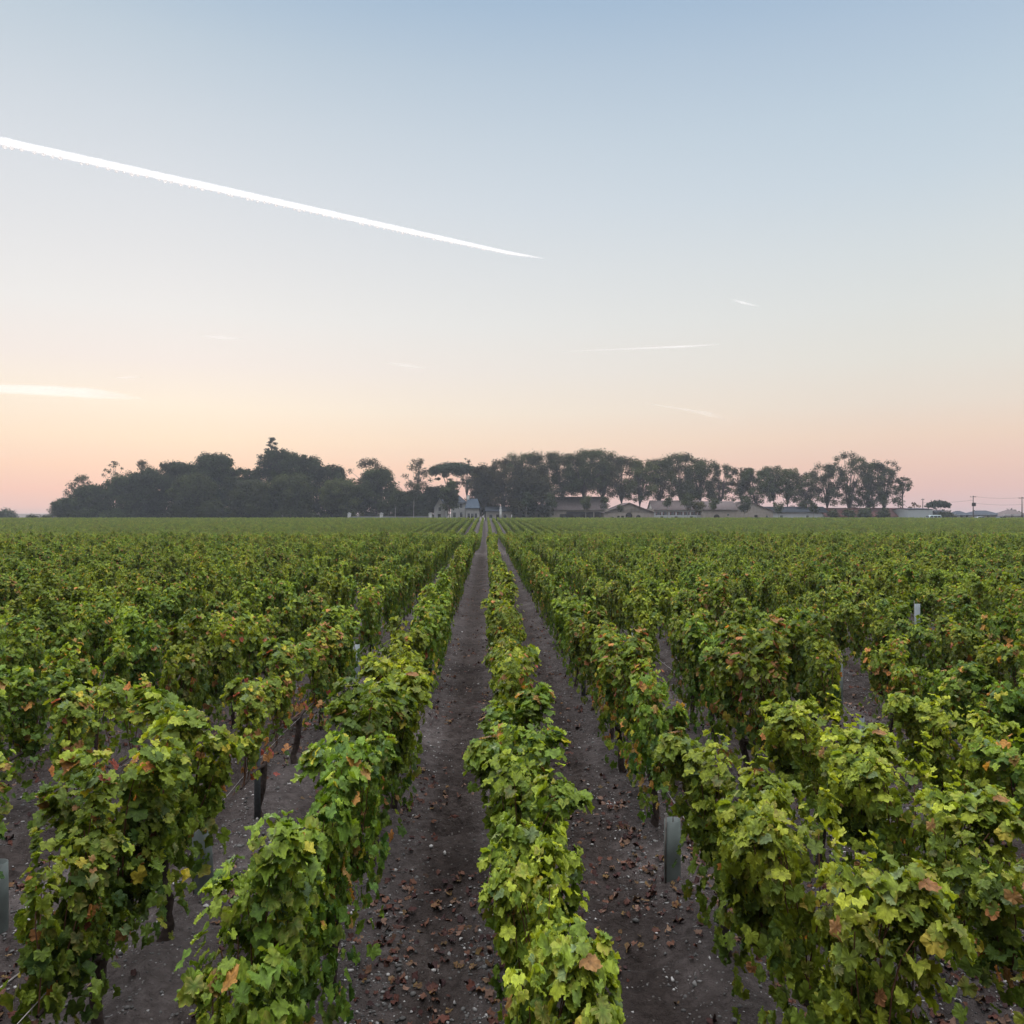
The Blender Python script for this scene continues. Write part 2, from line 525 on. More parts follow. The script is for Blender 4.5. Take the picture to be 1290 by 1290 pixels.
# ------------------------------------------------------------------ vine leaves
_half = [(-82, .13), (-62, .52), (-42, .72), (-23, .82), (-7, .72), (9, .74), (25, .88), (41, .98), (54, .84), (66, .78), (78, .95), (90, 1.06)]
_pts = [(r * math.cos(R(a)), r * math.sin(R(a))) for a, r in _half]
LEAF = np.array(_pts + [(-x, y) for x, y in _pts[-2::-1]])       # outline, petiole at the origin, tip to +y
_nx = np.roll(LEAF, -1, 0)
_mid = (LEAF + _nx) / 2 * (1 - .05 * (np.arange(len(LEAF)) % 2))[:, None] * 1.02
_mid[-1] = (0, .04)
LEAF = np.stack([LEAF, _mid], 1).reshape(-1, 2) * .58
LP = len(LEAF)
LF = np.array([(LP, i, (i + 1) % LP) for i in range(LP)])

def leaves_np(P, Nn, T, size, tint, curl=.5, r=rng):
    """grape leaves at P with normal Nn, midrib direction T"""
    n = len(P)
    Nn = Nn / (np.linalg.norm(Nn, axis=1, keepdims=True) + 1e-9)
    T = T - (T * Nn).sum(1, keepdims=True) * Nn
    T = T / (np.linalg.norm(T, axis=1, keepdims=True) + 1e-9)
    S = np.cross(T, Nn)
    L2 = np.concatenate([LEAF, [[0, .12]]])
    x = L2[None, :, 0] * (1 + .12 * r.normal(size=(n, 1)))
    y = L2[None, :, 1] * (1 + .10 * r.normal(size=(n, 1)))
    fold = r.uniform(-.25, .55, (n, 1)) * curl * 2
    droop = r.uniform(-.1, .7, (n, 1)) * curl * 1.6
    z = fold * np.abs(x) - droop * np.clip(y, 0, None) ** 2 * 1.3 + .05 * r.normal(size=(n, LP + 1))
    z += .18 * curl * np.sin(x * 7 + r.uniform(0, 6, (n, 1)))
    loc = np.stack([x, y, z], -1) * size[:, None, None]
    V = P[:, None] + loc[..., 0:1] * S[:, None] + loc[..., 1:2] * T[:, None] + loc[..., 2:3] * Nn[:, None]
    F = (LF[None] + (np.arange(n) * (LP + 1))[:, None, None]).reshape(-1, 3)
    # autumn: some leaves turn yellow-brown from the rim inwards
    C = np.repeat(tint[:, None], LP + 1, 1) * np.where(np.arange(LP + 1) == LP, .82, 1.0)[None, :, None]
    turn = (r.random((n, 1, 1)) < .22) * r.uniform(.1, .65, (n, 1, 1)) * (np.arange(LP + 1) != LP)[None, :, None] * r.uniform(.3, 1, (n, LP + 1, 1))
    C = C * (1 - turn) + turn * np.array([.30, .21, .06])
    return V.reshape(-1, 3), F, C.reshape(-1, 3)

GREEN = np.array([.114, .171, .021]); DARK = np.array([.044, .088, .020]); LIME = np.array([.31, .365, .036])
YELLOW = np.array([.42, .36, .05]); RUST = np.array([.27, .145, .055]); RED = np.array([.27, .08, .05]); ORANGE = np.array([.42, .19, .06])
BLUISH = np.array([.12, .17, .07])

def vine_meshes(seed, style):
    r = np.random.default_rng(seed)
    n_sh = {'sparse': 12, 'lush': 22}.get(style, 20)
    P, Nn, T, S, C = [], [], [], [], []
    canes = []
    top = r.uniform(.94, 1.06)
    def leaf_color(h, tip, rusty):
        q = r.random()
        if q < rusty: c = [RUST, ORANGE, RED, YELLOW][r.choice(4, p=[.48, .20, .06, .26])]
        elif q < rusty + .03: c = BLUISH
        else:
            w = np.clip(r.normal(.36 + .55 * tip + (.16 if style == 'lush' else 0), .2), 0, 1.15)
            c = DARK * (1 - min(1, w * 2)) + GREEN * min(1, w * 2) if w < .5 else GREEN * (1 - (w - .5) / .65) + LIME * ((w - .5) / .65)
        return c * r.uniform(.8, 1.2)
    rust = {'rusty': .10, 'sparse': .10, 'lush': .012}.get(style, .035)
    heads = [-.42 + r.normal(0, .05), -.02 + r.normal(0, .07), .40 + r.normal(0, .05)]
    hdz = r.normal(0, .075, 3); hdx = r.normal(0, .04, 3)
    hix = np.arange(n_sh) % 3
    ys = np.clip(np.array([heads[j] for j in hix]) + r.normal(0, .12, n_sh), -.49, .49)
    for i in range(n_sh):
        y0 = ys[i]
        z0 = .415
        x0 = r.normal(0, .006)
        mound = 1 - .12 * (abs(y0) / .56) ** 3
        zt = top * mound + hdz[hix[i]] - 1.2 * (y0 - heads[hix[i]]) ** 2 + r.normal(0, .035)
        if r.random() < .12: zt += r.uniform(.04, .12)
        arch = r.random() < .42
        xe = r.choice([-1, 1]) * abs(r.normal(.08, .045)) if not arch else r.choice([-1, 1]) * r.uniform(.10, .19)
        ye = y0 + r.normal(0, .06)
        xe += hdx[hix[i]]
        s = np.linspace(0, 1, 9)
        if arch:
            zz = z0 + (zt - z0) * np.sin(np.clip(s * 2.15, 0, math.pi)) ** .8
            xx = x0 + (xe - x0) * s ** 1.25
        else:
            zz = z0 + (zt - z0) * s
            xx = x0 + (xe - x0) * s ** .8 * (1 - .25 * s)
        yy = y0 + (ye - y0) * s + .02 * np.sin(s * 9 + i)
        path = np.stack([xx, yy, zz], -1)
        canes.append((path[:7] if not arch else path[:5], np.linspace(.0038, .0022, 7 if not arch else 5)))
        nodes = 25
        for k in range(nodes):
            t = (k + r.random()) / nodes
            if style == 'sparse' and t < .25: continue
            p = np.array([np.interp(t, s, path[:, j]) for j in range(3)])
            side = 1 if (k + i) % 2 else -1
            for rep in range(2 + (r.random() < .4)):
                az = r.normal(0 if side > 0 else math.pi, .9)
                if abs(p[0]) > .05 and r.random() < .6: az = 0 if p[0] > 0 else math.pi; az += r.normal(0, .7)
                d = np.array([math.cos(az), math.sin(az), r.normal(.15, .35)])
                pet = r.uniform(.03, .075)
                q = p + d * pet
                q[0] = np.clip(q[0], -.25, .25)
                hh = (q[2] - .3) / .75
                tip = max(0, t - .35) if not arch else .25 * t
                up = .25 + 1.3 * max(0, (q[2] - .72) / .28)
                n_ = np.array([d[0] * 1.0, d[1] * .8, up]) + r.normal(0, .30, 3)
                t_ = np.array([d[0] * .6, d[1] * .6, -.75]) + r.normal(0, .35, 3)
                sz = r.uniform(.044, .086) * (1 - .40 * max(0, t - .6) / .4 * (0 if arch else 1))
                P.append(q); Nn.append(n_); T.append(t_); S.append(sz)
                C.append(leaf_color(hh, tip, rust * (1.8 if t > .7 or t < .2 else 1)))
    # side leaves and low suckers
    n_low = {'sparse': 8, 'lush': 180}.get(style, 155)
    for k in range(n_low):
        y0 = r.uniform(-.58, .58)
        sd_ = r.choice([-1, 1])
        z = .13 + .48 * r.random() ** .75 if style != 'sparse' else r.uniform(.3, .5)
        q = np.array([sd_ * r.uniform(.03, .17), y0, z])
        n_ = np.array([sd_, r.normal(0, .5), .35]) + r.normal(0, .3, 3)
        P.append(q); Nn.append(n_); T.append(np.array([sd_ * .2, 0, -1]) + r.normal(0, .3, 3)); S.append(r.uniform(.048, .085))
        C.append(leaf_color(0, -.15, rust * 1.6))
    if style == 'sparse':
        for k in range(16):
            q = np.array([r.normal(0, .12), r.uniform(-.4, .3), r.uniform(.4, .62)])
            P.append(q); Nn.append(r.normal(0, 1, 3)); T.append(np.array([0, 0, -1.]) + r.normal(0, .3, 3)); S.append(r.uniform(.05, .09))
            C.append([RED, ORANGE, RUST][r.choice(3)] * r.uniform(.8, 1.2))
    P, Nn, T, S, C = map(np.array, (P, Nn, T, S, C))
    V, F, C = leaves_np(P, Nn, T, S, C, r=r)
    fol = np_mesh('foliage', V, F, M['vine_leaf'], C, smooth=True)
    # gnarled trunk with two arms
    zz = np.linspace(-.06, .40, 8)
    bx = np.cumsum(r.normal(0, .012, 8)); by = np.cumsum(r.normal(0, .014, 8))
    tr_path = np.stack([bx, by, zz], -1)
    parts = [tube_np(tr_path, np.array([.040, .032, .026, .024, .026, .023, .024, .028]) * r.uniform(.9, 1.15), 7)]
    for sgn in (-1, 1):
        a = np.array([[bx[-1], by[-1], .385], [bx[-1] * .4, by[-1] + sgn * .10, .41], [0, sgn * .27, .42], [0, sgn * .52, .415]])
        parts.append(tube_np(a, [.021, .016, .012, .008], 6))
    V, F, _ = merge(parts)
    trk = np_mesh('trunk', V, F, M['bark_vine'], smooth=True)
    V, F, _ = merge([tube_np(p, rd, 5) for p, rd in canes] + [tube_np([(0, -.51, .415), (0, 0, .418), (0, .51, .415)], .007, 5)])
    cn = np_mesh('cane', V, F, M['cane'], smooth=True)
    return fol, trk, cn

STYLES = ['plain'] * 9 + ['lush'] * 3 + ['rusty'] * 2 + ['sparse']
VAR = [vine_meshes(100 + i, s) for i, s in enumerate(STYLES)]
BY = {s: [i for i, t in enumerate(STYLES) if t == s] for s in set(STYLES)}

# ------------------------------------------------------------------ where every vine stands
def y_end(x): return 43.0 if x > -6 else 43.0 + min(14, (-6 - x) * .45)
START = {-4: 5.9, -3: 4.95, -2: 3.15, -1: 2.66, 0: 2.72, 1: 2.75, 2: 2.7, 3: 2.9}
HOLES = {(7, 12.4), (2, 11.3), (-2, 10.2), (4, 8.9), (3, 6.4), (6, 10.7)}
FORCE = {(-3, 3.75): 'sparse', (-3, 5.4): 'sparse', (-2, 5.9): 'sparse', (-2, 7.1): 'sparse', (1, 7.3): 'rusty', (-2, 8.3): 'rusty', (0, 2.7): 'lush', (1, 2.75): 'lush', (1, 3.9): 'lush', (0, 3.9): 'lush', (-1, 2.75): 'lush'}

FIXED = {1: [2.85, 3.9, 5.6, 6.75], -2: [3.4, 4.02, 5.85], -3: [3.75, 5.4, 7.2], -4: [5.9, 7.4]}
near, far = [], []
vr = np.random.default_rng(21)
def in_view(x, y, pad=1.0):
    d = x * FWD[0] + y * FWD[1]; u = x * RGT[0] + y * RGT[1]
    return d > 1.5 and abs(u) < .648 * d + pad, d
for k in range(-160, 170):
  for x, pitch in ((ROW0 + PITCH * k, PITCH), (ROW0 + .35 + 1.30 * k, 1.30)):
    near_block = pitch == PITCH
    y = START.get(k, 2.6 + vr.uniform(0, .9))
    ye = y_end(x)
    if not near_block: y = ye + 5.5
    fixed = list(FIXED.get(k, [])) if near_block else []
    while y < (ye if near_block else 220):
        if fixed: y = fixed.pop(0)
        ok = True
        if 27.4 < x < 29.4 and 40 < y < 105: ok = False
        hole = any(k == hk and abs(y - hy) < .55 for hk, hy in HOLES)
        if hole or not ok or (y > 7 and vr.random() < (.045 if y < 40 else .008)):
            y += STEP if ok else .6
            continue
        v, d = in_view(x, y)
        if v:
            px_, py_ = x + vr.normal(0, .02 if near_block else .01), y + vr.normal(0, .05)
            style = None
            for (fk, fy), fs in FORCE.items():
                if fk == k and abs(fy - y) < .6: style = fs
            if style is None:
                q = vr.random()
                style = 'rusty' if q < (.07 if near_block else .03) else 'sparse' if q < .10 and y < 40 else 'lush' if q < .36 else 'plain'
            (near if v else far).append([d, k, px_, py_, style])
        y += STEP + vr.normal(0, .03)
near.sort(key=lambda t: t[0])
far = near[300:]
near = near[:300]

ORD = ['first', 'second', 'third', 'fourth', 'fifth', 'sixth', 'seventh', 'eighth', 'ninth', 'tenth', 'eleventh', 'twelfth', 'thirteenth',
       'fourteenth', 'fifteenth', 'sixteenth', 'seventeenth', 'eighteenth', 'nineteenth', 'twentieth', 'twenty-first', 'twenty-second']
def row_name(k):
    if k == 0: return 'the middle row between two bare lanes'
    return f"the {ORD[abs(k) - 1]} row {'van' if k > 0 else 'woods'}-wards of the middle row"
LOOK = {'plain': 'green', 'lush': 'lime-topped', 'rusty': 'rust-flecked', 'sparse': 'thin red-flecked'}

first_of = {}
count = {}
for d, k, x, y, style in sorted(near, key=lambda t: (t[1], t[3])):
    count[k] = count.get(k, 0) + 1
    vi = int(vr.choice(BY[style]))
    flip = math.pi if vr.random() < .5 and style != 'sparse' else 0
    lab = f"{LOOK[style]} vine, {ORD[count[k] - 1]} in view along {row_name(k)}"
    if k == 0 and y < 4.6: x -= .11 if y < 3.4 else .06
    root = empty('grapevine', (x, y, gz(x, y) - .01), flip + vr.normal(0, .05), lab, 'grapevine', 'grapevines in the near block of rows')
    s = vr.uniform(.95, 1.06)
    root.scale = (s * vr.uniform(.82, 1.0) * (.8 if k in (0, -1) and y < 3.3 else (1.1 if abs(k) > 1 else 1.02) if d < 7 else .92 if d < 12 else .76), s * (.85 if k == -2 and y < 4.5 else 1), s * vr.uniform(.90, 1.06) * (.92 if k == 0 and y < 3.2 else 1))
    f = obj('foliage', VAR[vi][0], root)
    t = obj('trunk', VAR[vi][1], root)
    c = obj('cane', VAR[vi][2], root)
    if style == 'sparse': f['label'] = 'thin foliage with red leaves hanging below'
    first_of.setdefault(vi, (f, t))

# the remaining vines, thousands of them, as one mass that repeats the meshes of the near vines
fx = np.array([t[2] for t in far]); fy = np.array([t[3] for t in far])
fz = soil(fx, fy) - .01
me = bpy.data.meshes.new('vineyard')
me.vertices.add(len(far)); me.vertices.foreach_set('co', np.stack([fx, fy, fz], -1).astype(np.float32).ravel())
used = sorted(first_of)
sty_ix = {s: [used.index(i) for i in BY[s] if i in used] for s in BY}
vix = np.array([vr.choice(sty_ix[t[4]]) if sty_ix[t[4]] else 0 for t in far], dtype=np.int32)
rot = np.zeros((len(far), 3), np.float32); rot[:, 2] = (vr.random(len(far)) < .5) * math.pi + vr.normal(0, .05, len(far))
sc = np.stack([vr.uniform(.56, .74, len(far)), vr.uniform(.98, 1.1, len(far)), vr.uniform(.90, 1.07, len(far))], -1).astype(np.float32)
sc[fy > 50, 0] *= 1.3; sc[fy > 50, 2] = vr.uniform(.95, 1.03, int((fy > 50).sum()))
a = me.attributes.new('variant', 'INT', 'POINT'); a.data.foreach_set('value', vix)
a = me.attributes.new('turn', 'FLOAT_VECTOR', 'POINT'); a.data.foreach_set('vector', rot.ravel())
a = me.attributes.new('grow', 'FLOAT_VECTOR', 'POINT'); a.data.foreach_set('vector', sc.ravel())
me.update()
vineyard = obj('vineyard', me)
tag(vineyard, 'far rows of green vines merging into one mass before the trees', 'vineyard', kind='stuff')
ng = bpy.data.node_groups.new('vineyard_rows', 'GeometryNodeTree')
ng.interface.new_socket('Geometry', in_out='INPUT', socket_type='NodeSocketGeometry')
ng.interface.new_socket('Geometry', in_out='OUTPUT', socket_type='NodeSocketGeometry')
gi = ng.nodes.new('NodeGroupInput'); go = ng.nodes.new('NodeGroupOutput')
iop = ng.nodes.new('GeometryNodeInstanceOnPoints')
jn = ng.nodes.new('GeometryNodeJoinGeometry')
for vi in reversed(used):
    j2 = ng.nodes.new('GeometryNodeJoinGeometry')
    for o in first_of[vi]:
        oi = ng.nodes.new('GeometryNodeObjectInfo'); oi.transform_space = 'ORIGINAL'
        oi.inputs['Object'].default_value = o
        ng.links.new(oi.outputs['Geometry'], j2.inputs[0])
    g2 = ng.nodes.new('GeometryNodeGeometryToInstance')
    ng.links.new(j2.outputs[0], g2.inputs[0])
    ng.links.new(g2.outputs[0], jn.inputs[0])
ng.links.new(jn.outputs[0], iop.inputs['Instance'])
iop.inputs['Pick Instance'].default_value = True
def nattr(name, typ):
    n = ng.nodes.new('GeometryNodeInputNamedAttribute'); n.data_type = typ; n.inputs['Name'].default_value = name
    return n.outputs[0]
ng.links.new(gi.outputs[0], iop.inputs['Points'])
ng.links.new(nattr('variant', 'INT'), iop.inputs['Instance Index'])
e2r = ng.nodes.new('FunctionNodeEulerToRotation')
ng.links.new(nattr('turn', 'FLOAT_VECTOR'), e2r.inputs[0])
ng.links.new(e2r.outputs[0], iop.inputs['Rotation'])
ng.links.new(nattr('grow', 'FLOAT_VECTOR'), iop.inputs['Scale'])
ng.links.new(iop.outputs[0], go.inputs[0])
md = vineyard.modifiers.new('rows', 'NODES'); md.node_group = ng
print('VINES', len(near), len(far), 'near radius', near[-1][0])

# ------------------------------------------------------------------ pebbles and fallen leaves on the soil
t_ = (1 + 5 ** .5) / 2
ICO_V = np.array([(-1, t_, 0), (1, t_, 0), (-1, -t_, 0), (1, -t_, 0), (0, -1, t_), (0, 1, t_), (0, -1, -t_), (0, 1, -t_), (t_, 0, -1), (t_, 0, 1), (-t_, 0, -1), (-t_, 0, 1)]) / 1.9
ICO_F = np.array([(0, 11, 5), (0, 5, 1), (0, 1, 7), (0, 7, 10), (0, 10, 11), (1, 5, 9), (5, 11, 4), (11, 10, 2), (10, 7, 6), (7, 1, 8), (3, 9, 4), (3, 4, 2), (3, 2, 6), (3, 6, 8), (3, 8, 9), (4, 9, 5), (2, 4, 11), (6, 2, 10), (8, 6, 7), (9, 8, 1)])

def scatter(n, y0, y1, r, power=1.6):
    out = []
    while len(out) < n:
        y = y0 + (y1 - y0) * r.random(n) ** power
        u = r.uniform(-.68, .70, n) * y
        out.extend(zip(u, y))
    return np.array(out[:n])

pr = np.random.default_rng(5)
n = 95000
xy = scatter(n, 2.0, 16, pr, 1.8)
w = vnoise(xy[:, 0] * 1.3, xy[:, 1] * 1.3, 11)
dd = np.abs((xy[:, 0] - ROW0) / PITCH - np.round((xy[:, 0] - ROW0) / PITCH)) * PITCH
keep = pr.random(n) < np.clip(w * 2.4 - .55, .22, 1) * np.where(dd < .34, 1, .35)
xy = xy[keep]; n = len(xy)
sz = pr.lognormal(math.log(.0048), .55, n).clip(.002, .016)
V = ICO_V[None] * (1 + .28 * pr.normal(size=(n, 12, 1))) * (sz[:, None, None] * pr.uniform(.6, 1.3, (n, 1, 3)) * np.array([1, 1, .62]))
V = V + np.stack([xy[:, 0], xy[:, 1], soil(xy[:, 0], xy[:, 1]) + sz * .15], -1)[:, None]
F = (ICO_F[None] + (np.arange(n) * 12)[:, None, None]).reshape(-1, 3)
g = np.where(pr.random(n) < .72, pr.uniform(.05, .13, n), pr.uniform(.15, .44, n))
C = np.stack([g, g * .94, g * .91], -1)
peb = obj('pebbles', np_mesh('pebbles', V.reshape(-1, 3), F, M['pebble'], np.repeat(C, 12, 0)))
tag(peb, 'pale pebbles strewn over the grey soil of the lanes', 'pebbles', kind='stuff')

n = 42000
xy = scatter(n, 2.1, 34, pr, 1.5)
u = (xy[:, 0] - ROW0) / PITCH; dd = np.abs(u - np.round(u)) * PITCH
w = vnoise(xy[:, 0] * 1.7 + 5, xy[:, 1] * 1.1, 13)
keep = pr.random(n) < np.clip(.22 + .95 * np.exp(-((dd - .20) / .10) ** 2) + .35 * np.exp(-((dd - .47) / .10) ** 2), 0, 1) * np.clip(w * 2.8 - .8, .06, 1)
xy = xy[keep]; n = len(xy)
P = np.stack([xy[:, 0], xy[:, 1], soil(xy[:, 0], xy[:, 1]) + .014], -1)
Nn = np.stack([pr.normal(0, .3, n), pr.normal(0, .3, n), np.where(pr.random(n) < .5, 1, -1)], -1)
az = pr.uniform(0, 2 * math.pi, n)
T = np.stack([np.cos(az), np.sin(az), np.zeros(n)], -1)
pal = np.array([(.10, .045, .035), (.07, .03, .027), (.16, .075, .05), (.12, .045, .033), (.22, .13, .095), (.05, .025, .025)])
C = pal[pr.choice(6, n)] * pr.uniform(.55, 1.0, (n, 1))
V, F, C = leaves_np(P, Nn, T, pr.uniform(.02, .052, n), C, curl=.85, r=pr)
fl = obj('fallen_leaves', np_mesh('fallen_leaves', V, F, M['dead_leaf'], C))
tag(fl, 'rust-brown fallen vine leaves scattered on the soil', 'fallen leaves', kind='stuff')

# ------------------------------------------------------------------ posts, tree guards, wires in the rows
def rowx(k): return ROW0 + PITCH * k

def post(k, y, h, label, kind='wood', tilt=(0, 0), x=None):
    x = rowx(k) if x is None else x
    o = empty('trellis_post', (x, y, gz(x, y)), vr.uniform(0, 1.5), label, 'post', 'trellis posts in the rows')
    o.rotation_euler[0], o.rotation_euler[1] = tilt
    m = MB()
    if kind == 'wood':
        m.lathe([(0, -.12), (.036, -.12), (.037, .2), (.034, h * .6), (.035, h - .012), (.032, h - .002), (.012, h + .004), (0, h)], n=12)
        m.build('stake', M['post_wood'], o, smooth=True)
    else:
        m.prism([(-.022, -.015), (.022, -.015), (.022, -.011), (-.017, -.011), (-.017, .015), (-.022, .015)], 0, 1)
        m.V = [(a_, c_, -.1 + (h + .1) * b_) for a_, b_, c_ in m.V]
        m.build('stake', M['post_metal'], o)
    s = MB(); s.tube([(0, -.043, h * .55), (.044, 0, h * .55 + .004), (0, .043, h * .55), (-.044, 0, h * .55 - .004), (0, -.043, h * .55)], .0025, 5)
    s.build('staple', M['wire'], o)
    return o

post(0, 2.34, .76, 'grey wooden end post under bright leaves at the start of the middle row')
post(-1, 2.36, .74, 'weathered wooden end post half hidden in leaves, row between woods and bare lane', tilt=(R(-3), 0))
post(-2, 5.80, .80, 'thin grey post standing beside the sparse red-leaved vine', 'metal')
post(-3, 6.15, .66, 'short grey wooden stake in a gap beyond the first row past the anchor wire')
post(3, 6.4, .55, 'blue-grey post showing between two dark vines, third row towards the van', 'metal')
post(1, 9.6, .98, 'slim metal post deep in the foliage, first row towards the van', 'metal')
post(0, 40.8, .95, 'pale end post of the middle row beside the far end of the lane')
post(-1, 10.1, .95, 'slim metal post wrapped in leaves, first row towards the woods', 'metal')

def guard(k, y, h, r, label, white=False, tilt=(0, 0), x=None):
    x = rowx(k) if x is None else x
    o = empty('vine_guard', (x, y, gz(x, y)), vr.uniform(0, 6), label, 'vine guard', 'plastic guards round young vines')
    o.rotation_euler[0], o.rotation_euler[1] = tilt
    n = 20
    m = MB()
    # open sleeve with wall thickness, slightly squashed
    m.lathe([(r, -.03), (r * 1.02, h * .4), (r * .98, h), (r * .98 - .003, h), (r * 1.02 - .003, h * .4), (r - .003, -.03)], n=n)
    sl = m.build('sleeve', M['guard_white' if white else 'guard_green'], o, smooth=True)
    sl.scale = (1.0, .82, 1)
    b = MB(); b.tube([(r * 1.03, 0, -.08), (r * 1.03 + .004, .0, h * .5), (r * 1.03, .004, h + .05)], .006, 6)
    b.build('cane', M['post_wood'], o)
    s = MB(); s.tube([(0, 0, -.02), (.006, .004, h * .5), (-.004, .0, h * .9), (.004, .01, h + .02)], [.006, .005, .004, .003], 6)
    s.build('stem', M['bark_vine'], o, smooth=True)
    return o

guard(-2, 4.72, .37, .055, 'grey-green plastic guard standing on pale pebbles before the sparse vine', tilt=(R(1), R(3)))
guard(1, 4.80, .34, .054, 'grey-green plastic guard with wire beside it, in the first row van-wards', x=rowx(1) - .05)
guard(-3, 4.30, .36, .062, 'pale plastic guard cut by the frame edge beside the anchor wire', x=-2.60)
guard(2, 11.3, .50, .05, 'bright white plastic guard peeping over leaves, second row van-wards', white=True)
guard(-2, 10.2, .50, .05, 'crumpled white plastic guard in a gap of the second row woods-wards', white=True, tilt=(R(5), R(-8)))
guard(4, 8.9, .50, .04, 'thin grey-green guard between dense vines, fourth row van-wards')
guard(7, 12.4, .80, .042, 'tall white guard standing out of the seventh row van-wards', white=True)

def wire(name, P, rad, label, group):
    me_ = MB().tube(P, rad, 5).mesh(name, M['wire'], True)
    return tag(obj(name, me_), label, 'wire', group)

wire('anchor_wire', [(-1.74, 3.25, .52), (-2.0, 2.95, .37), (-2.35, 2.62, .16), (-2.6, 2.4, .0)], .006, 'thick twisted anchor wire slanting from dark vine down to bare soil', 'wires of the vine rows')
for k in range(-3, 4):
    y0, y1 = START[k] - .35, 14.0
    ys = np.linspace(y0, y1, 13)
    x = rowx(k)
    P = [(x + .012 * math.sin(i * 1.7), yy, .47 + .02 * math.sin(i * 2.1) + float(terrain(0, yy))) for i, yy in enumerate(ys)]
    wire('trellis_wire', P, .0022, f'thin steel wire along {row_name(k)}', 'wires of the vine rows')

# ------------------------------------------------------------------ trees
def tree_leaves(blobs, r, dens, size, tint, spread=.16):
    """leaf sprays through each blob, denser to the outside; blob = (x,y,z,rx,ry,rz)"""
    Vs, Cs = [], []
    for (bx, by, bz, rx, ry, rz) in blobs:
        n = max(20, int(dens * (rx * rz + rx * ry + ry * rz) / 3))
        d = r.normal(size=(n, 3)); d /= np.linalg.norm(d, axis=1, keepdims=True)
        rad = r.random(n) ** .45 * (1 + .18 * r.normal(size=n))
        p = d * rad[:, None] * np.array([rx, ry, rz]) + np.array([bx, by, bz])
        nn = d * .7 + r.normal(0, .6, (n, 3)) + np.array([0, 0, .35]); nn /= np.linalg.norm(nn, axis=1, keepdims=True)
        a_ = np.cross(nn, r.normal(size=(n, 3))); a_ /= np.linalg.norm(a_, axis=1, keepdims=True)
        b_ = np.cross(nn, a_)
        s = size * r.uniform(.6, 1.35, (n, 1))
        q = np.stack([p - a_ * s, p - b_ * s * .45 + nn * s * .12, p + a_ * s, p + b_ * s * .5 + nn * s * .12], 1)
        Vs.append(q.reshape(-1, 3))
        c = tint * np.clip(1 + r.normal(0, .28), .4, 1.8) * (1 + spread * r.normal(size=(n, 1)))
        Cs.append(np.repeat(np.clip(c, .004, 1), 4, 0))
    V = np.concatenate(Vs)
    return V, np.arange(len(V)).reshape(-1, 4), np.concatenate(Cs)

TG = np.array([.040, .048, .013]); TD = np.array([.027, .036, .011]); TO = np.array([.042, .036, .013]); TP = np.array([.020, .031, .016])

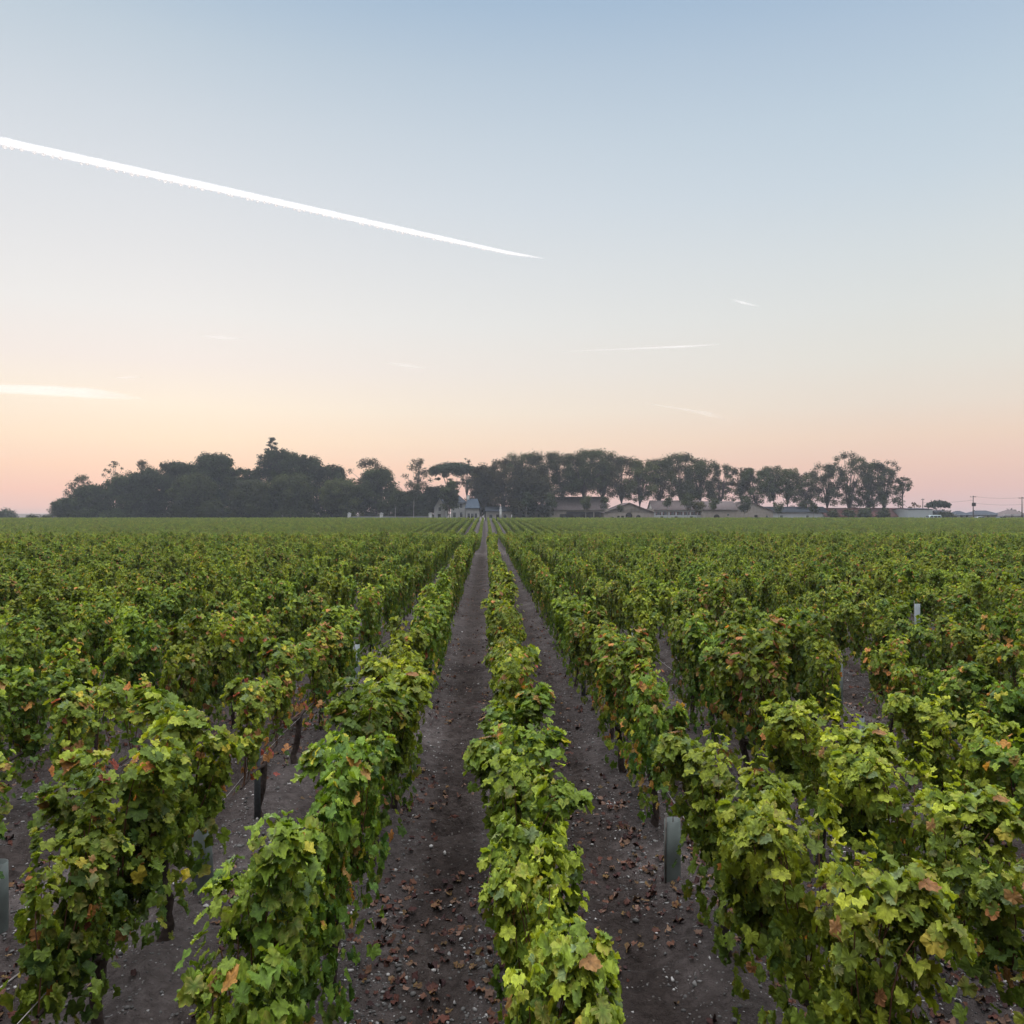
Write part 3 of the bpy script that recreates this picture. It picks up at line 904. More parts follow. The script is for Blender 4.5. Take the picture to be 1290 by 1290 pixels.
def tree(name, label, cat, px, D, top, wpx, style, group=None, cb=None, tint=None, seed=None, lean=0, base=None):
    """px: column of the trunk, top: row of the highest leaves, wpx: width of the crown, cb: row of the crown's lowest leaves"""
    seed = int(px * 7 + D * 3 + top) if seed is None else seed
    r = np.random.default_rng(seed)
    x, y = at(px, D)
    z0 = float(terrain(x, y)) if base is None else base
    H = zat(top, D) - z0
    W = wpx / FPX * D
    c0 = (zat(cb, D) - z0) if cb else .12 * H
    t = TG if tint is None else tint
    root = empty(name, (x, y, z0), 0, label, cat, group)
    t = t * r.uniform(.75, 1.3)
    blobs = []
    limbs = []
    tr_top = H * .8
    tr_r = max(.10, .0145 * H)
    size, dens = .34, 46
    if style == 'plane':           # tall airy avenue tree, clumps with gaps
        n = int(36 + W * 1.7)
        for i in range(n):
            h = c0 + (H - c0) * (.06 + .90 * (i + r.random()) / n)
            q = (h - c0) / (H - c0)
            env = W * .5 * (.45 + .75 * math.sin(math.pi * min(1, .18 + q * .80)))
            a_ = r.uniform(0, 2 * math.pi); rr = env * math.sqrt(r.random()) * .85
            s = W * r.uniform(.07, .135)
            blobs.append((lean * q + rr * math.cos(a_), rr * math.sin(a_) * .8, min(h, H - s * .7), s, s, s * r.uniform(.7, 1.0)))
        dens, size = 112, .21
        fork = c0 * .85
    elif style == 'dense':         # broad leafy mass, down to the ground
        n = int(60 + W * 3)
        for i in range(n):
            q = r.random() ** .8
            h = c0 + (H - c0) * q * .93
            env = W * .56 * math.sqrt(max(.12, 1 - max(0, q - .45) ** 2 / .42)) * r.uniform(.8, 1.05)
            a_ = r.uniform(0, 2 * math.pi); rr = env * math.sqrt(r.random()) * .8
            s = W * r.uniform(.085, .16)
            blobs.append((rr * math.cos(a_), rr * math.sin(a_) * .7, min(h, H - s * .6), s, s, s * .85))
        for i in range(9):         # the ragged top
            s = W * r.uniform(.04, .08)
            ux = r.normal(0, .2)
            blobs.append((W * ux, W * r.normal(0, .08), H * (1 - .9 * ux ** 2) - s * r.uniform(.6, 2.2), s, s, s))
        dens, size = 80, .32
        fork = max(.25 * H, c0)
    elif style == 'open':          # wispy crown, much sky through it
        n = int(15 + W)
        for i in range(n):
            q = (i + r.random()) / n
            h = c0 + (H - c0) * q
            env = W * .5 * math.sin(math.pi * min(.97, .12 + q * .86)) ** .7
            a_ = r.uniform(0, 2 * math.pi); rr = env * math.sqrt(r.random())
            s = W * r.uniform(.07, .14)
            blobs.append((lean * q + rr * math.cos(a_), rr * math.sin(a_), min(h, H - s * .7), s, s, s * .8))
        dens, size = 60, .26
        fork = c0 * .8
    elif style == 'conifer':
        n = 26
        for i in range(n):
            q = i / (n - 1)
            h = c0 + (H - c0) * q
            env = W * .5 * (1 - q) ** .8 * (.7 + .5 * (i % 3 == 0))
            a_ = i * 2.4; s = max(.85, W * .20 * (1.1 - q))
            blobs.append((env * .7 * math.cos(a_), env * .7 * math.sin(a_), min(h, H - s * .4), s, s, s * .6))
        dens, size = 110, .30
        fork = H * .9; tr_top = H * .97
    elif style == 'umbrella':      # flat topped stone pine
        n = 34
        th = H - c0
        for i in range(n):
            a_ = i * 2.4; rr = W * .5 * math.sqrt((i + .5) / n) * .93
            dome = 1 - (rr / (W * .5)) ** 2 * .75
            s = W * r.uniform(.07, .10)
            blobs.append((rr * math.cos(a_), rr * math.sin(a_), c0 + th * (.12 + .62 * dome) - s * .1, s * 1.2, s * 1.2, th * .30))
        for i in range(9):
            a_ = i * 2.4; rr = W * .34 * math.sqrt(r.random()); s = W * r.uniform(.035, .06)
            blobs.append((rr * math.cos(a_), rr * math.sin(a_), c0 - th * r.uniform(.0, .55), s * 1.5, s, s * .7))
        dens, size = 150, .30
        fork = c0 * .72
    elif style == 'young':         # slim stem and small round head
        for i in range(9):
            a_ = i * 2.4; rr = W * .26 * math.sqrt(r.random())
            h = c0 + (H - c0) * (.2 + .62 * r.random())
            s = W * r.uniform(.22, .30)
            blobs.append((rr * math.cos(a_), rr * math.sin(a_), h, s, s, min(s, (H - c0) * .25)))
        dens, size = 130, .20
        fork = c0; tr_r = .09
    elif style == 'bush':
        n = int(8 + W)
        for i in range(n):
            a_ = i * 2.4; rr = W * .40 * math.sqrt((i + .5) / n)
            s = min(H * r.uniform(.30, .42), W * .28)
            hh = H * (.95 - .5 * (rr / (W * .5)) ** 2) - s
            blobs.append((rr * math.cos(a_), rr * math.sin(a_) * .6, max(s * .4, hh * r.uniform(.5, 1)), s * 1.1, s, s))
        dens, size = 60, .30
        fork = .2 * H; tr_r = .10; tr_top = H * .5
    # trunk, then limbs to a good part of the clumps
    k = 7
    zz = np.linspace(-.1, fork, k)
    bend = np.cumsum(r.normal(0, .012 * H / k, (k, 2)), 0) * .6
    tp = np.stack([bend[:, 0] + lean * zz / H * .5, bend[:, 1], zz], -1)
    tp[0, :2] = 0
    parts = [tube_np(tp, np.linspace(tr_r, tr_r * .62, k), 8)]
    order = sorted(blobs, key=lambda b: -b[2])
    if style in ('conifer',):
        pass
    else:
        for i, b in enumerate(order[: 26] if style != 'umbrella' else order[4::4]):
            s0 = tp[-1] if i % 3 else tp[-2]
            e = np.array(b[:3])
            if e[2] < s0[2] * .8: continue
            mid = s0 * .5 + e * .5 + np.array([0, 0, (-.06 if style == 'umbrella' else .05) * H]) + r.normal(0, .02 * H, 3)
            mid[:2] = s0[:2] + (e[:2] - s0[:2]) * (.62 if style == 'umbrella' else .42)
            parts.append(tube_np([s0, (s0 + mid) / 2 + r.normal(0, .008 * H, 3), mid, (mid + e) / 2, e], np.array([.5, .40, .30, .2, .1]) * tr_r * r.uniform(.6, 1), 5))
    V, F, _ = merge(parts)
    obj('trunk', np_mesh('trunk', V, F, M['bark_pale' if style == 'young' else 'bark_tree'], smooth=True), root)
    V, F, C = tree_leaves(blobs, r, dens, size, t)
    obj('crown', np_mesh('crown', V, F, M['tree_leaf'], C), root)
    return root

WOOD = 'trees of the dark wood'
AVE = 'tall plane trees behind the winery'
YNG = 'young trees in front of the winery'
# dark wood on the sun side
tree('shrub', 'rounded dark bush alone at the frame edge, far from the wood', 'bush', 2, 300, 637, 44, 'bush', 'bushes beside the wood', tint=TD)
tree('shrub', 'low dark bush first out from the wood beside the pale gap', 'bush', 41, 262, 645, 16, 'bush', 'bushes beside the wood', tint=TD)
tree('shrub', 'small low bush between the lone bush and the sloping wood edge', 'bush', 58, 262, 646, 16, 'bush', 'bushes beside the wood', tint=TD)
for args in [
    ('leafy_tree', 'low sloping tree at the outer edge of the wood', 84, 246, 628, 36, 'dense', TD),
    ('leafy_tree', 'wispy tree with open round crown at the outer end of the wood', 100, 252, 598, 38, 'open', TO),
    ('leafy_tree', 'low dark tree under the wispy crowns at the wood end', 116, 244, 612, 46, 'dense', TD),
    ('leafy_tree', 'wispy tree rising alone above the shoulder of the wood', 143, 254, 580, 27, 'open', TO),
    ('leafy_tree', 'dark green tree below the second wispy crown', 152, 245, 600, 50, 'dense', TD),
    ('leafy_tree', 'wood tree topped by three separate leafy tufts', 180, 255, 579, 42, 'open', TO),
    ('leafy_tree', 'dense tree under the three leafy tufts', 186, 243, 591, 56, 'dense', TD),
    ('leafy_tree', 'broad round tree left of the tallest hump in the wood', 222, 247, 581, 58, 'dense', TD),
    ('leafy_tree', 'broad tree forming the flat high hump before the notch in the wood', 270, 249, 572, 64, 'dense', TD),
    ('leafy_tree', 'lower round tree in front of the flat hump', 246, 238, 598, 60, 'dense', TG),
    ('leafy_tree', 'sinking shoulder tree just before the notch in the wood', 298, 247, 588, 40, 'dense', TD),
    ('leafy_tree', 'small tree standing in the notch of the wood', 318, 250, 590, 34, 'dense', TD),
    ('leafy_tree', 'low bulging tree in front of the notch', 318, 238, 606, 56, 'dense', TG),
    ('conifer', 'pointed conifer, highest treetop of the wood', 342, 250, 551, 44, 'conifer', TP),
    ('leafy_tree', 'big dense tree directly below the pointed conifer', 358, 247, 566, 56, 'dense', TD),
    ('leafy_tree', 'dense tree on the falling side beyond the conifer', 388, 249, 572, 46, 'dense', TD),
    ('leafy_tree', 'round low tree before the big one below the conifer', 366, 237, 598, 62, 'dense', TG),
    ('leafy_tree', 'lower tree between the wood and the pillar of the wall', 418, 249, 585, 46, 'dense', TD),
    ('leafy_tree', 'full green tree right behind the first wall pillar', 430, 240, 604, 54, 'dense', TG),
    ('leafy_tree', 'dense green tree with a ragged double top behind the wall', 468, 246, 577, 52, 'open', TO),
    ('leafy_tree', 'solid green tree filling beneath the ragged double top', 474, 241, 590, 54, 'dense', TG),
    ('leafy_tree', 'spindly tree with sky showing through, before the umbrella pine', 526, 250, 577, 40, 'open', TO),
    ('leafy_tree', 'low dark thicket tree beneath the spindly one', 518, 247, 620, 52, 'dense', TD),
]:
    name, label, px, D, top, w_, st, tn = args
    cbv = {'open': top + (655 - top) * .55, 'conifer': 600}.get(st, 654)
    tree(name, label, 'tree', px, D, top, w_ * (1.12 if st == 'dense' else 1.15), st, WOOD, cb=cbv, tint=tn)
for label, px, top, w_ in [('low dark undergrowth under the wispy crowns at the wood edge', 106, 634, 40), ('low dark undergrowth inside the wood under its three tufts', 150, 636, 44)]:
    tree('shrub', label, 'bush', px, 240, top, w_, 'bush', 'bushes beside the wood', tint=TD)
tree('umbrella_pine', 'flat-topped umbrella pine above the pale manor', 'tree', 571, 246, 582, 62, 'umbrella', cb=600, tint=TP)
tree('leafy_tree', 'treetop poking out just beyond the umbrella pine', 'tree', 588, 262, 577, 26, 'open', WOOD, cb=612, tint=TO)
tree('leafy_tree', 'shady green tree between the manor gable and tower', 'tree', 566, 228, 606, 30, 'dense', WOOD, cb=640, tint=TG)
tree('leafy_tree', 'low dark tree closing the gap between manor pavilion and beige outbuilding', 'tree', 607, 248, 616, 26, 'dense', WOOD, cb=653, tint=TD)
tree('leafy_tree', 'dark tree hiding behind the manor beneath the umbrella pine', 'tree', 548, 250, 612, 40, 'dense', WOOD, cb=650, tint=TD)
# avenue of plane trees
for label, px, D, top, w_, cbv, st, tn in [
    ('brownish tree just past the manor roof, lowest of the big group', 612, 243, 584, 36, 640, 'dense', TO),
    ('full leafy tree at the start of the solid plane group', 634, 240, 577, 42, 634, 'plane', TO),
    ('tall plane tree with thick crown over the low shed', 655, 243, 570, 46, 632, 'plane', TG),
    ('dark lower plane tree before the solid group', 668, 236, 590, 44, 640, 'dense', TO),
    ('tall plane tree over the near end of the long roof', 683, 242, 569, 46, 628, 'plane', TG),
    ('high plane tree with sky gaps over the long roof', 708, 246, 570, 42, 618, 'plane', TG),
    ('highest plane tree over the dark barn opening', 735, 243, 566, 48, 622, 'plane', TG),
    ('high plane tree beside the highest one, over the long roof end', 759, 245, 567, 44, 620, 'plane', TG),
    ('plane tree whose crown slopes down over the front gable', 783, 247, 575, 44, 626, 'plane', TO),
    ('plane tree over the oculus gable with a dark low crown', 806, 243, 579, 40, 632, 'plane', TG),
    ('airy plane tree at the start of the white house', 830, 250, 577, 36, 630, 'plane', TO),
    ('broad tall plane tree over the white house with shutters', 858, 244, 571, 50, 628, 'plane', TG),
    ('plane tree at the end of the broad group over the white house', 882, 247, 577, 38, 630, 'plane', TG),
    ('narrower plane tree over the arched barn', 908, 243, 584, 30, 634, 'plane', TG),
    ('bent open tree beyond the arched barn', 934, 246, 589, 28, 622, 'plane', TO),
    ('leafy plane tree over the beige gable wall', 952, 244, 590, 34, 634, 'plane', TG),
    ('plane tree over the ridge beyond the beige gable', 975, 247, 587, 32, 622, 'plane', TG),
    ('dark bushy tree before the sky gap over the slate shed', 992, 248, 590, 32, 628, 'plane', TG),
    ('round dark tree over the slate-roofed shed', 1012, 246, 594, 32, 642, 'plane', TG),
    ('slim forked tree at the start of the red roof', 1042, 243, 584, 34, 634, 'plane', TG),
    ('tallest tree over the red roof, dark and upright', 1070, 243, 570, 36, 640, 'plane', TD),
    ('leaning tree next to the tallest one over the red roof', 1094, 244, 582, 30, 640, 'plane', TG),
    ('last big tree over the red roof, crown reaching out to the poles', 1114, 243, 580, 38, 638, 'plane', TD),
]:
    tree('plane_tree', label, 'tree', px, D, top, w_ * (1.45 if px < 900 else 1.5), st, AVE, cb=cbv + (5 if px < 700 else 1), tint=tn)
tree('plane_tree', 'small outlying crown leaning away from the last big tree', 'tree', 1137, 245, 601, 24, 'plane', AVE, cb=619, tint=TD)
tree('flat_pine', 'low flat-crowned dark pine behind the white hangar end', 'tree', 1182, 262, 630, 28, 'umbrella', cb=641, tint=TP)
tree('leafy_tree', 'thin autumn shrub over the white hangar roof', 'tree', 1152, 262, 633, 16, 'open', cb=645, tint=np.array([.12, .07, .04]))
# young trees
for label, px, top, w_, cbv in [
    ('slender young tree before the wall, first from the manor\'s wall pillar', 498, 612, 16, 640),
    ('slender young tree behind the wall below the spindly tree', 521, 606, 18, 636),
    ('young tree in the yard before the low shed', 663, 617, 14, 640),
    ('young tree before the near end of the long roof', 694, 620, 16, 640),
    ('young round tree before the dark barn opening', 738, 621, 16, 642),
    ('young pale-stemmed tree before the far end of the long roof', 761, 624, 13, 642),
    ('small young tree standing right before the arched gable', 781, 634, 9, 645),
    ('young tree before the first shutter of the white house', 841, 626, 13, 642),
    ('young tree covering the middle of the white house', 866, 622, 18, 643),
    ('olive young tree covering the end of the white house', 879, 632, 18, 646),
    ('young tree beside the arch of the barn', 899, 628, 14, 644),
    ('neat round young tree before the beige gable', 938, 627, 16, 647),
    ('neat small young tree before the slate shed\'s near end', 981, 632, 13, 647),
    ('neat small young tree between the slate shed and red roof', 1025, 631, 11, 647),
]:
    tn = TO if 'olive' in label else TG
    tree('young_tree', label, 'tree', px, 222, top, w_ * 1.25, 'young', YNG, cb=cbv, tint=tn)
for label, px, top, w_ in [
    ('round bush at the foot of the slim forked tree', 1050, 636, 14), ('round bush at the foot of the tallest tree', 1070, 633, 15),
    ('bush at the foot of the leaning tree', 1089, 632, 18), ('bush at the foot of the last big tree', 1113, 634, 16)]:
    tree('shrub', label, 'bush', px, 234, top, w_, 'bush', 'bushes below the red roof trees', tint=TG)

# ------------------------------------------------------------------ buildings
def wall_with_holes(m, x0, x1, z0, z1, holes, y=0.0, rev=.18):
    """front wall in the plane y, facing -y, with rectangular openings and their reveals"""
    xs = sorted({x0, x1, *[h[0] for h in holes], *[h[1] for h in holes]})
    zs = sorted({z0, z1, *[h[2] for h in holes], *[h[3] for h in holes]})
    for i in range(len(xs) - 1):
        for j in range(len(zs) - 1):
            cx, cz = (xs[i] + xs[i + 1]) / 2, (zs[j] + zs[j + 1]) / 2
            if any(h[0] < cx < h[1] and h[2] < cz < h[3] for h in holes): continue
            m.poly([(xs[i], y, zs[j]), (xs[i + 1], y, zs[j]), (xs[i + 1], y, zs[j + 1]), (xs[i], y, zs[j + 1])])
    for a, b, c, d in holes:
        m.poly([(a, y, c), (a, y, d), (a, y + rev, d), (a, y + rev, c)])
        m.poly([(b, y, c), (b, y + rev, c), (b, y + rev, d), (b, y, d)])
        m.poly([(a, y, d), (b, y, d), (b, y + rev, d), (a, y + rev, d)])
        m.poly([(a, y, c), (a, y + rev, c), (b, y + rev, c), (b, y, c)])

def house(name, label, px0, px1, D, eave, ridge, gable=False, wall='stone', roof='tile_brown', depth=9, windows=(), doors=(), chimneys=(), shutters=False, cat='building', hip=0, ridge_px=None, over=.35, group=None):
    """eave, ridge: rows in the picture; windows: (fraction along, sill z, width, height); doors: (fraction, width, height, arched)"""
    x0, y0 = at(px0, D); x1, y1 = at(px1, D)
    L_ = math.hypot(x1 - x0, y1 - y0)
    cx, cy = (x0 + x1) / 2, (y0 + y1) / 2
    ang = math.atan2(y1 - y0, x1 - x0)
    zb = float(terrain(cx, cy)) - .1
    he = zat(eave, D) - zb; hr = zat(ridge, D) - zb
    root = empty(name, (cx, cy, zb), ang, label, cat, group)
    h = L_ / 2
    holes = []
    for f, z, w, hh in windows: holes.append((-h + f * L_ - w / 2, -h + f * L_ + w / 2, z, z + hh))
    nd = len(holes)
    for f, w, hh, arched in doors: holes.append((-h + f * L_ - w / 2, -h + f * L_ + w / 2, .12, hh))
    m = MB()
    wall_with_holes(m, -h, h, 0, he, holes)
    m.poly([(h, 0, 0), (h, depth, 0), (h, depth, he), (h, 0, he)])
    m.poly([(-h, depth, 0), (-h, 0, 0), (-h, 0, he), (-h, depth, he)])
    m.poly([(h, depth, 0), (-h, depth, 0), (-h, depth, he), (h, depth, he)])
    rx = 0 if ridge_px is None else (ridge_px - (px0 + px1) / 2) / FPX * D
    if gable:
        m.poly([(-h, 0, he), (h, 0, he), (rx, 0, hr)])
        m.poly([(h, depth, he), (-h, depth, he), (rx, depth, hr)])
    elif not hip:
        m.poly([(h, 0, he), (h, depth, he), (h, depth / 2, hr)])
        m.poly([(-h, depth, he), (-h, 0, he), (-h, depth / 2, hr)])
    m.build('wall', M[wall], root)
    r_ = MB(); th = .16; o = over
    if gable:
        sl = (hr - he) / (h + rx) if h + rx else 0; sr = (hr - he) / (h - rx) if h - rx else 0
        r_.prism([(-h - o, he - o * sl + .02), (rx, hr + .02), (h + o, he - o * sr + .02), (h + o, he - o * sr + th), (rx, hr + th + .05), (-h - o, he - o * sl + th)], -o, depth + o)
    elif hip:
        hl = min(depth / 2, h * .9) * hip; s = (hr - he) / (depth / 2)
        A = [(-h - o, -o, he), (h + o, -o, he), (h + o, depth + o, he), (-h - o, depth + o, he)]
        B = [(-h + hl, depth / 2, hr), (h - hl, depth / 2, hr)]
        z_ = [(p[0], p[1], p[2] - .14) for p in A]
        r_.poly([A[0], A[1], B[1], B[0]]).poly([A[1], A[2], B[1]]).poly([A[2], A[3], B[0], B[1]]).poly([A[3], A[0], B[0]])
        for i in range(4): r_.poly([z_[i], z_[(i + 1) % 4], A[(i + 1) % 4], A[i]])
        r_.poly(z_[::-1])
    else:
        s = (hr - he) / (depth / 2)
        prof = [(-o, he - o * s + .02), (depth / 2, hr + .02), (depth + o, he - o * s + .02), (depth + o, he - o * s + th), (depth / 2, hr + th + .05), (-o, he - o * s + th)]
        r_.prism(prof, -h - o, h + o, axis='x')
    ro = r_.build('roof', M[roof], root)
    for f in chimneys:
        c = MB(); cxx = -h + f * L_; yy = depth / 2 - .4
        c.box(cxx - .4, cxx + .4, yy, yy + .8, (he + hr) / 2, hr + .9)
        c.box(cxx - .48, cxx + .48, yy - .08, yy + .88, hr + .9, hr + 1.02)
        c.build('chimney', M[wall], ro)
    for i, (a_, b_, c_, d_) in enumerate(holes):
        if i < nd:
            fr = MB(); t = .06
            fr.box(a_, a_ + t, .10, .16, c_, d_).box(b_ - t, b_, .10, .16, c_, d_).box(a_ + t, b_ - t, .10, .16, c_, c_ + t).box(a_ + t, b_ - t, .10, .16, d_ - t, d_)
            fr.box((a_ + b_) / 2 - .03, (a_ + b_) / 2 + .03, .105, .155, c_ + t, d_ - t)
            w = fr.build('window', M['plaster_white'], root)
            MB().box(a_ + .01, b_ - .01, .165, .178, c_ + .01, d_ - .01).build('pane', M['glass_dark'], w)
            if shutters:
                for sx0, sx1 in ((a_ - (b_ - a_) / 2, a_ - .02), (b_ + .02, b_ + (b_ - a_) / 2)):
                    MB().box(sx0, sx1, -.06, -.004, c_, d_).build('shutter', M['shutter'], w)
        else:
            arched = doors[i - nd][3]
            dm = MB().box(a_ + .01, b_ - .01, .12, .178, .12, d_ - .01)
            dr = dm.build('door', M['timber_dark'], root)
            if arched:            # round head proud of the wall
                rr = (b_ - a_) / 2
                pr_ = [((a_ + b_) / 2 + rr * math.cos(t), d_ + rr * math.sin(t)) for t in np.linspace(0, math.pi, 13)]
                MB().prism(pr_, -.03, -.003).build('arch', M['timber_dark'], dr)
    return root

house('manor', 'pale stone manor gable between dark trees', 547, 561, 230, 639, 627, gable=True, wall='stone_pale', roof='slate', depth=8,
      windows=[(.5, 3.0, .8, 1.3)], doors=[(.45, .9, 2.2, False)])
house('manor', 'tall pale manor wing behind the shady tree', 568, 586, 236, 633, 624, wall='stone_pale', roof='slate', hip=1, depth=8,
      windows=[(.25, 1.2, .8, 1.5), (.72, 1.2, .8, 1.5), (.25, 4.0, .8, 1.3), (.72, 4.0, .8, 1.3)])
house('manor', 'manor pavilion with a steep blue-grey slate roof', 587, 603, 230, 640, 628, wall='stone_pale', roof='slate_blue', hip=.25, depth=6,
      windows=[(.22, 1.0, .8, 1.4), (.5, 1.0, .8, 1.4), (.78, 1.0, .8, 1.4)], chimneys=[.12])
house('shed', 'low beige outbuilding under the solid plane group', 612, 644, 236, 644, 639, wall='plaster_cream', roof='slate', depth=7,
      windows=[(.2, 1.0, 1.0, 1.1), (.75, 1.0, 1.0, 1.1)], doors=[(.48, 1.1, 2.1, False)])
house('shed', 'long low shed half hidden by plane trunks', 645, 694, 240, 644, 636, wall='plaster_cream', roof='tile_brown', depth=9,
      windows=[(.3, 1.2, .9, 1.0), (.7, 1.2, .9, 1.0)])
house('winery', 'long barn with big brown roof and dark open bays', 692, 764, 238, 642, 626, wall='stone', roof='tile_brown', depth=13,
      doors=[(.24, 2.0, 2.2, False), (.45, 5.2, 2.9, False), (.68, 3.2, 2.8, False), (.88, 3.2, 2.8, False)])
house('winery', 'low-gabled stone cellar with arched doors and a round window', 762, 824, 229, 646, 634, gable=True, wall='stone', roof='tile_brown', depth=16, ridge_px=793,
      doors=[(.49, 1.9, 1.7, True), (.68, 1.3, 1.3, True), (.28, .8, 1.7, False), (.36, .8, 1.7, False), (.15, 1.3, .8, True)], windows=[(.5, 3.1, .6, .6)])
house('white_house', 'white house with brown shutters under a long brown roof', 823, 887, 234, 642, 631, wall='plaster_white', roof='tile_brown', depth=9,
      windows=[(.10, 1.9, .8, .9), (.24, 1.9, .8, .9), (.38, 1.9, .8, .9), (.52, 1.9, .8, .9), (.66, 1.9, .8, .9), (.80, 1.9, .8, .9), (.93, 1.9, .8, .9)],
      doors=[(.17, .9, 1.5, False), (.45, .9, 1.5, False), (.75, .9, 1.5, False)], shutters=True)
house('barn', 'beige barn with a dark arched cart door', 886, 928, 231, 642, 632, wall='stone', roof='tile_brown', depth=10,
      doors=[(.40, 1.8, 1.2, True)], windows=[(.75, 1.6, .6, .7)])
house('barn', 'beige barn with wide low gable at the end of the winery', 920, 974, 236, 644, 632, gable=True, wall='stone', roof='tile_brown', depth=14, ridge_px=944,
      windows=[(.1, 2.3, .6, .6), (.86, 1.0, .7, .8)], doors=[(.6, 1.0, 1.9, False)])
house('shed', 'low shed with slate-grey roof and white wall', 960, 1042, 240, 645, 639, wall='plaster_white', roof='slate', depth=8,
      windows=[(.3, 1.0, .8, .8), (.7, 1.0, .8, .8)])
house('shed', 'very long shed with a red tile roof', 1041, 1148, 238, 650.5, 640.5, wall='plaster_cream', roof='tile_red', depth=10,
      doors=[(.2, 1.2, 1.2, False), (.8, 1.2, 1.2, False)])
house('hangar', 'plain white hangar next to the red roof', 1144, 1175, 232, 642, 641, wall='metal_white', roof='slate', depth=10, over=.1, doors=[(.8, 1.0, 1.6, False)])
house('village_house', 'grey-roofed house right behind the white van', 1174, 1206, 262, 650, 642.5, wall='plaster_cream', roof='slate', depth=9, hip=.8, windows=[(.6, 1.0, .9, 1.0)], group='houses of the village')
house('village_house', 'white-walled house between van and first pole', 1206, 1224, 266, 649, 643.5, wall='plaster_white', roof='slate', depth=8, hip=.8, windows=[(.3, 1.0, .9, 1.0), (.7, 1.0, .9, 1.0)], group='houses of the village')
house('village_house', 'wide house with long dark roof between the two poles', 1226, 1265, 270, 649, 643, wall='plaster_cream', roof='slate', depth=9, hip=.8, windows=[(.2, 1.0, .9, 1.0), (.5, 1.0, .9, 1.0), (.8, 1.0, .9, 1.0)], group='houses of the village')
house('village_house', 'hip-roofed house at the frame edge behind the second pole', 1265, 1300, 266, 650, 642, wall='plaster_white', roof='tile_brown', depth=9, hip=.9, windows=[(.3, 1.0, .9, 1.0), (.7, 1.0, .9, 1.0)], group='houses of the village')
tree('shrub', 'dark tree top showing over the roof beside the second pole', 'bush', 1277, 285, 638, 18, 'bush', 'bushes behind the village', tint=TD)
tree('shrub', 'small dark bush behind the transformer pole', 'bush', 1229, 284, 641, 8, 'bush', 'bushes behind the village', tint=TD)
tree('shrub', 'dark shrub mass between the hangar and the flat pine', 'bush', 1192, 258, 640, 22, 'bush', 'bushes behind the village', tint=TD)

# hedge along the sheds
hx0, hy0 = at(958, 226); hx1, hy1 = at(1158, 226)
r = np.random.default_rng(3)
hl = math.hypot(hx1 - hx0, hy1 - hy0)
bl = []
for i in range(90):
    f = (i + .5) / 90
    bl.append((hl * (f - .5), r.normal(0, .15), .5 + r.normal(0, .05), .5, .5, .5))
V, F, C = tree_leaves(bl, r, 130, .16, TD)
hg = empty('hedge', ((hx0 + hx1) / 2, (hy0 + hy1) / 2, float(terrain(0, hy0)) - .05), math.atan2(hy1 - hy0, hx1 - hx0), 'long clipped dark hedge in front of the slate and red roofed sheds', 'hedge')
obj('foliage', np_mesh('foliage', V, F, M['tree_leaf'], C), hg)
hs_ = MB()
for i in range(40): hs_.tube([(hl * ((i + .5) / 40 - .5), 0, -.1), (hl * ((i + .5) / 40 - .5) + .05, 0, .6)], .02, 5)
hs_.build('stems', M['bark_tree'], hg)

# stone wall with pillars
wx0, wy0 = at(440, 224); wx1, wy1 = at(545, 224)
wl_ = math.hypot(wx1 - wx0, wy1 - wy0)
wr = empty('stone_wall', ((wx0 + wx1) / 2, (wy0 + wy1) / 2, float(terrain(0, wy0)) - .1), math.atan2(wy1 - wy0, wx1 - wx0), 'low pale stone wall with square pillars before the wood', 'wall')
MB().box(-wl_ / 2, wl_ / 2, -.2, .2, 0, 1.45).build('panel', M['wall_stone'], wr)
MB().box(-wl_ / 2, wl_ / 2, -.26, .26, 1.452, 1.56).build('coping', M['wall_stone'], wr)
for px in (440, 480.5, 542):
    u = (px - 440) / 105 * wl_ - wl_ / 2
    pl = MB().box(u - .42, u + .42, -.42, .42, 0, 2.25).build('pillar', M['stone_pale'], wr)
    MB().prism([(u - .52, 2.252), (u + .52, 2.252), (u + .52, 2.36), (u, 2.62), (u - .52, 2.36)], -.52, .52).build('cap', M['stone_pale'], pl)
for i, px in enumerate((356, 366, 374, 381, 394, 403, 411, 419)):
    x, y = at(px, 219)
    z = float(terrain(x, y))
    o = tag(obj('row_stake', MB().lathe([(.05, 0), (.05, 1.75), (.035, 1.8), (0, 1.8)], n=8).mesh('row_stake', M['post_wood']), None, (x, y, z)),
            'thin pale stake at the far edge of the vines before the wood', 'post', 'pale stakes at the far vineyard edge')
# white statue-like finial post in the yard
x, y = at(630.5, 228)
o = empty('gate_pillar', (x, y, float(terrain(x, y))), 0, 'slim white stone pillar standing in the yard under plane trees', 'pillar')
MB().box(-.3, .3, -.3, .3, 0, 3.2).build('shaft', M['stone_pale'], o)
MB().lathe([(.42, 3.2), (.42, 3.35), (.2, 3.45), (.28, 3.75), (.22, 4.1), (.08, 4.35), (0, 4.4)], n=10).build('finial', M['stone_pale'], o)

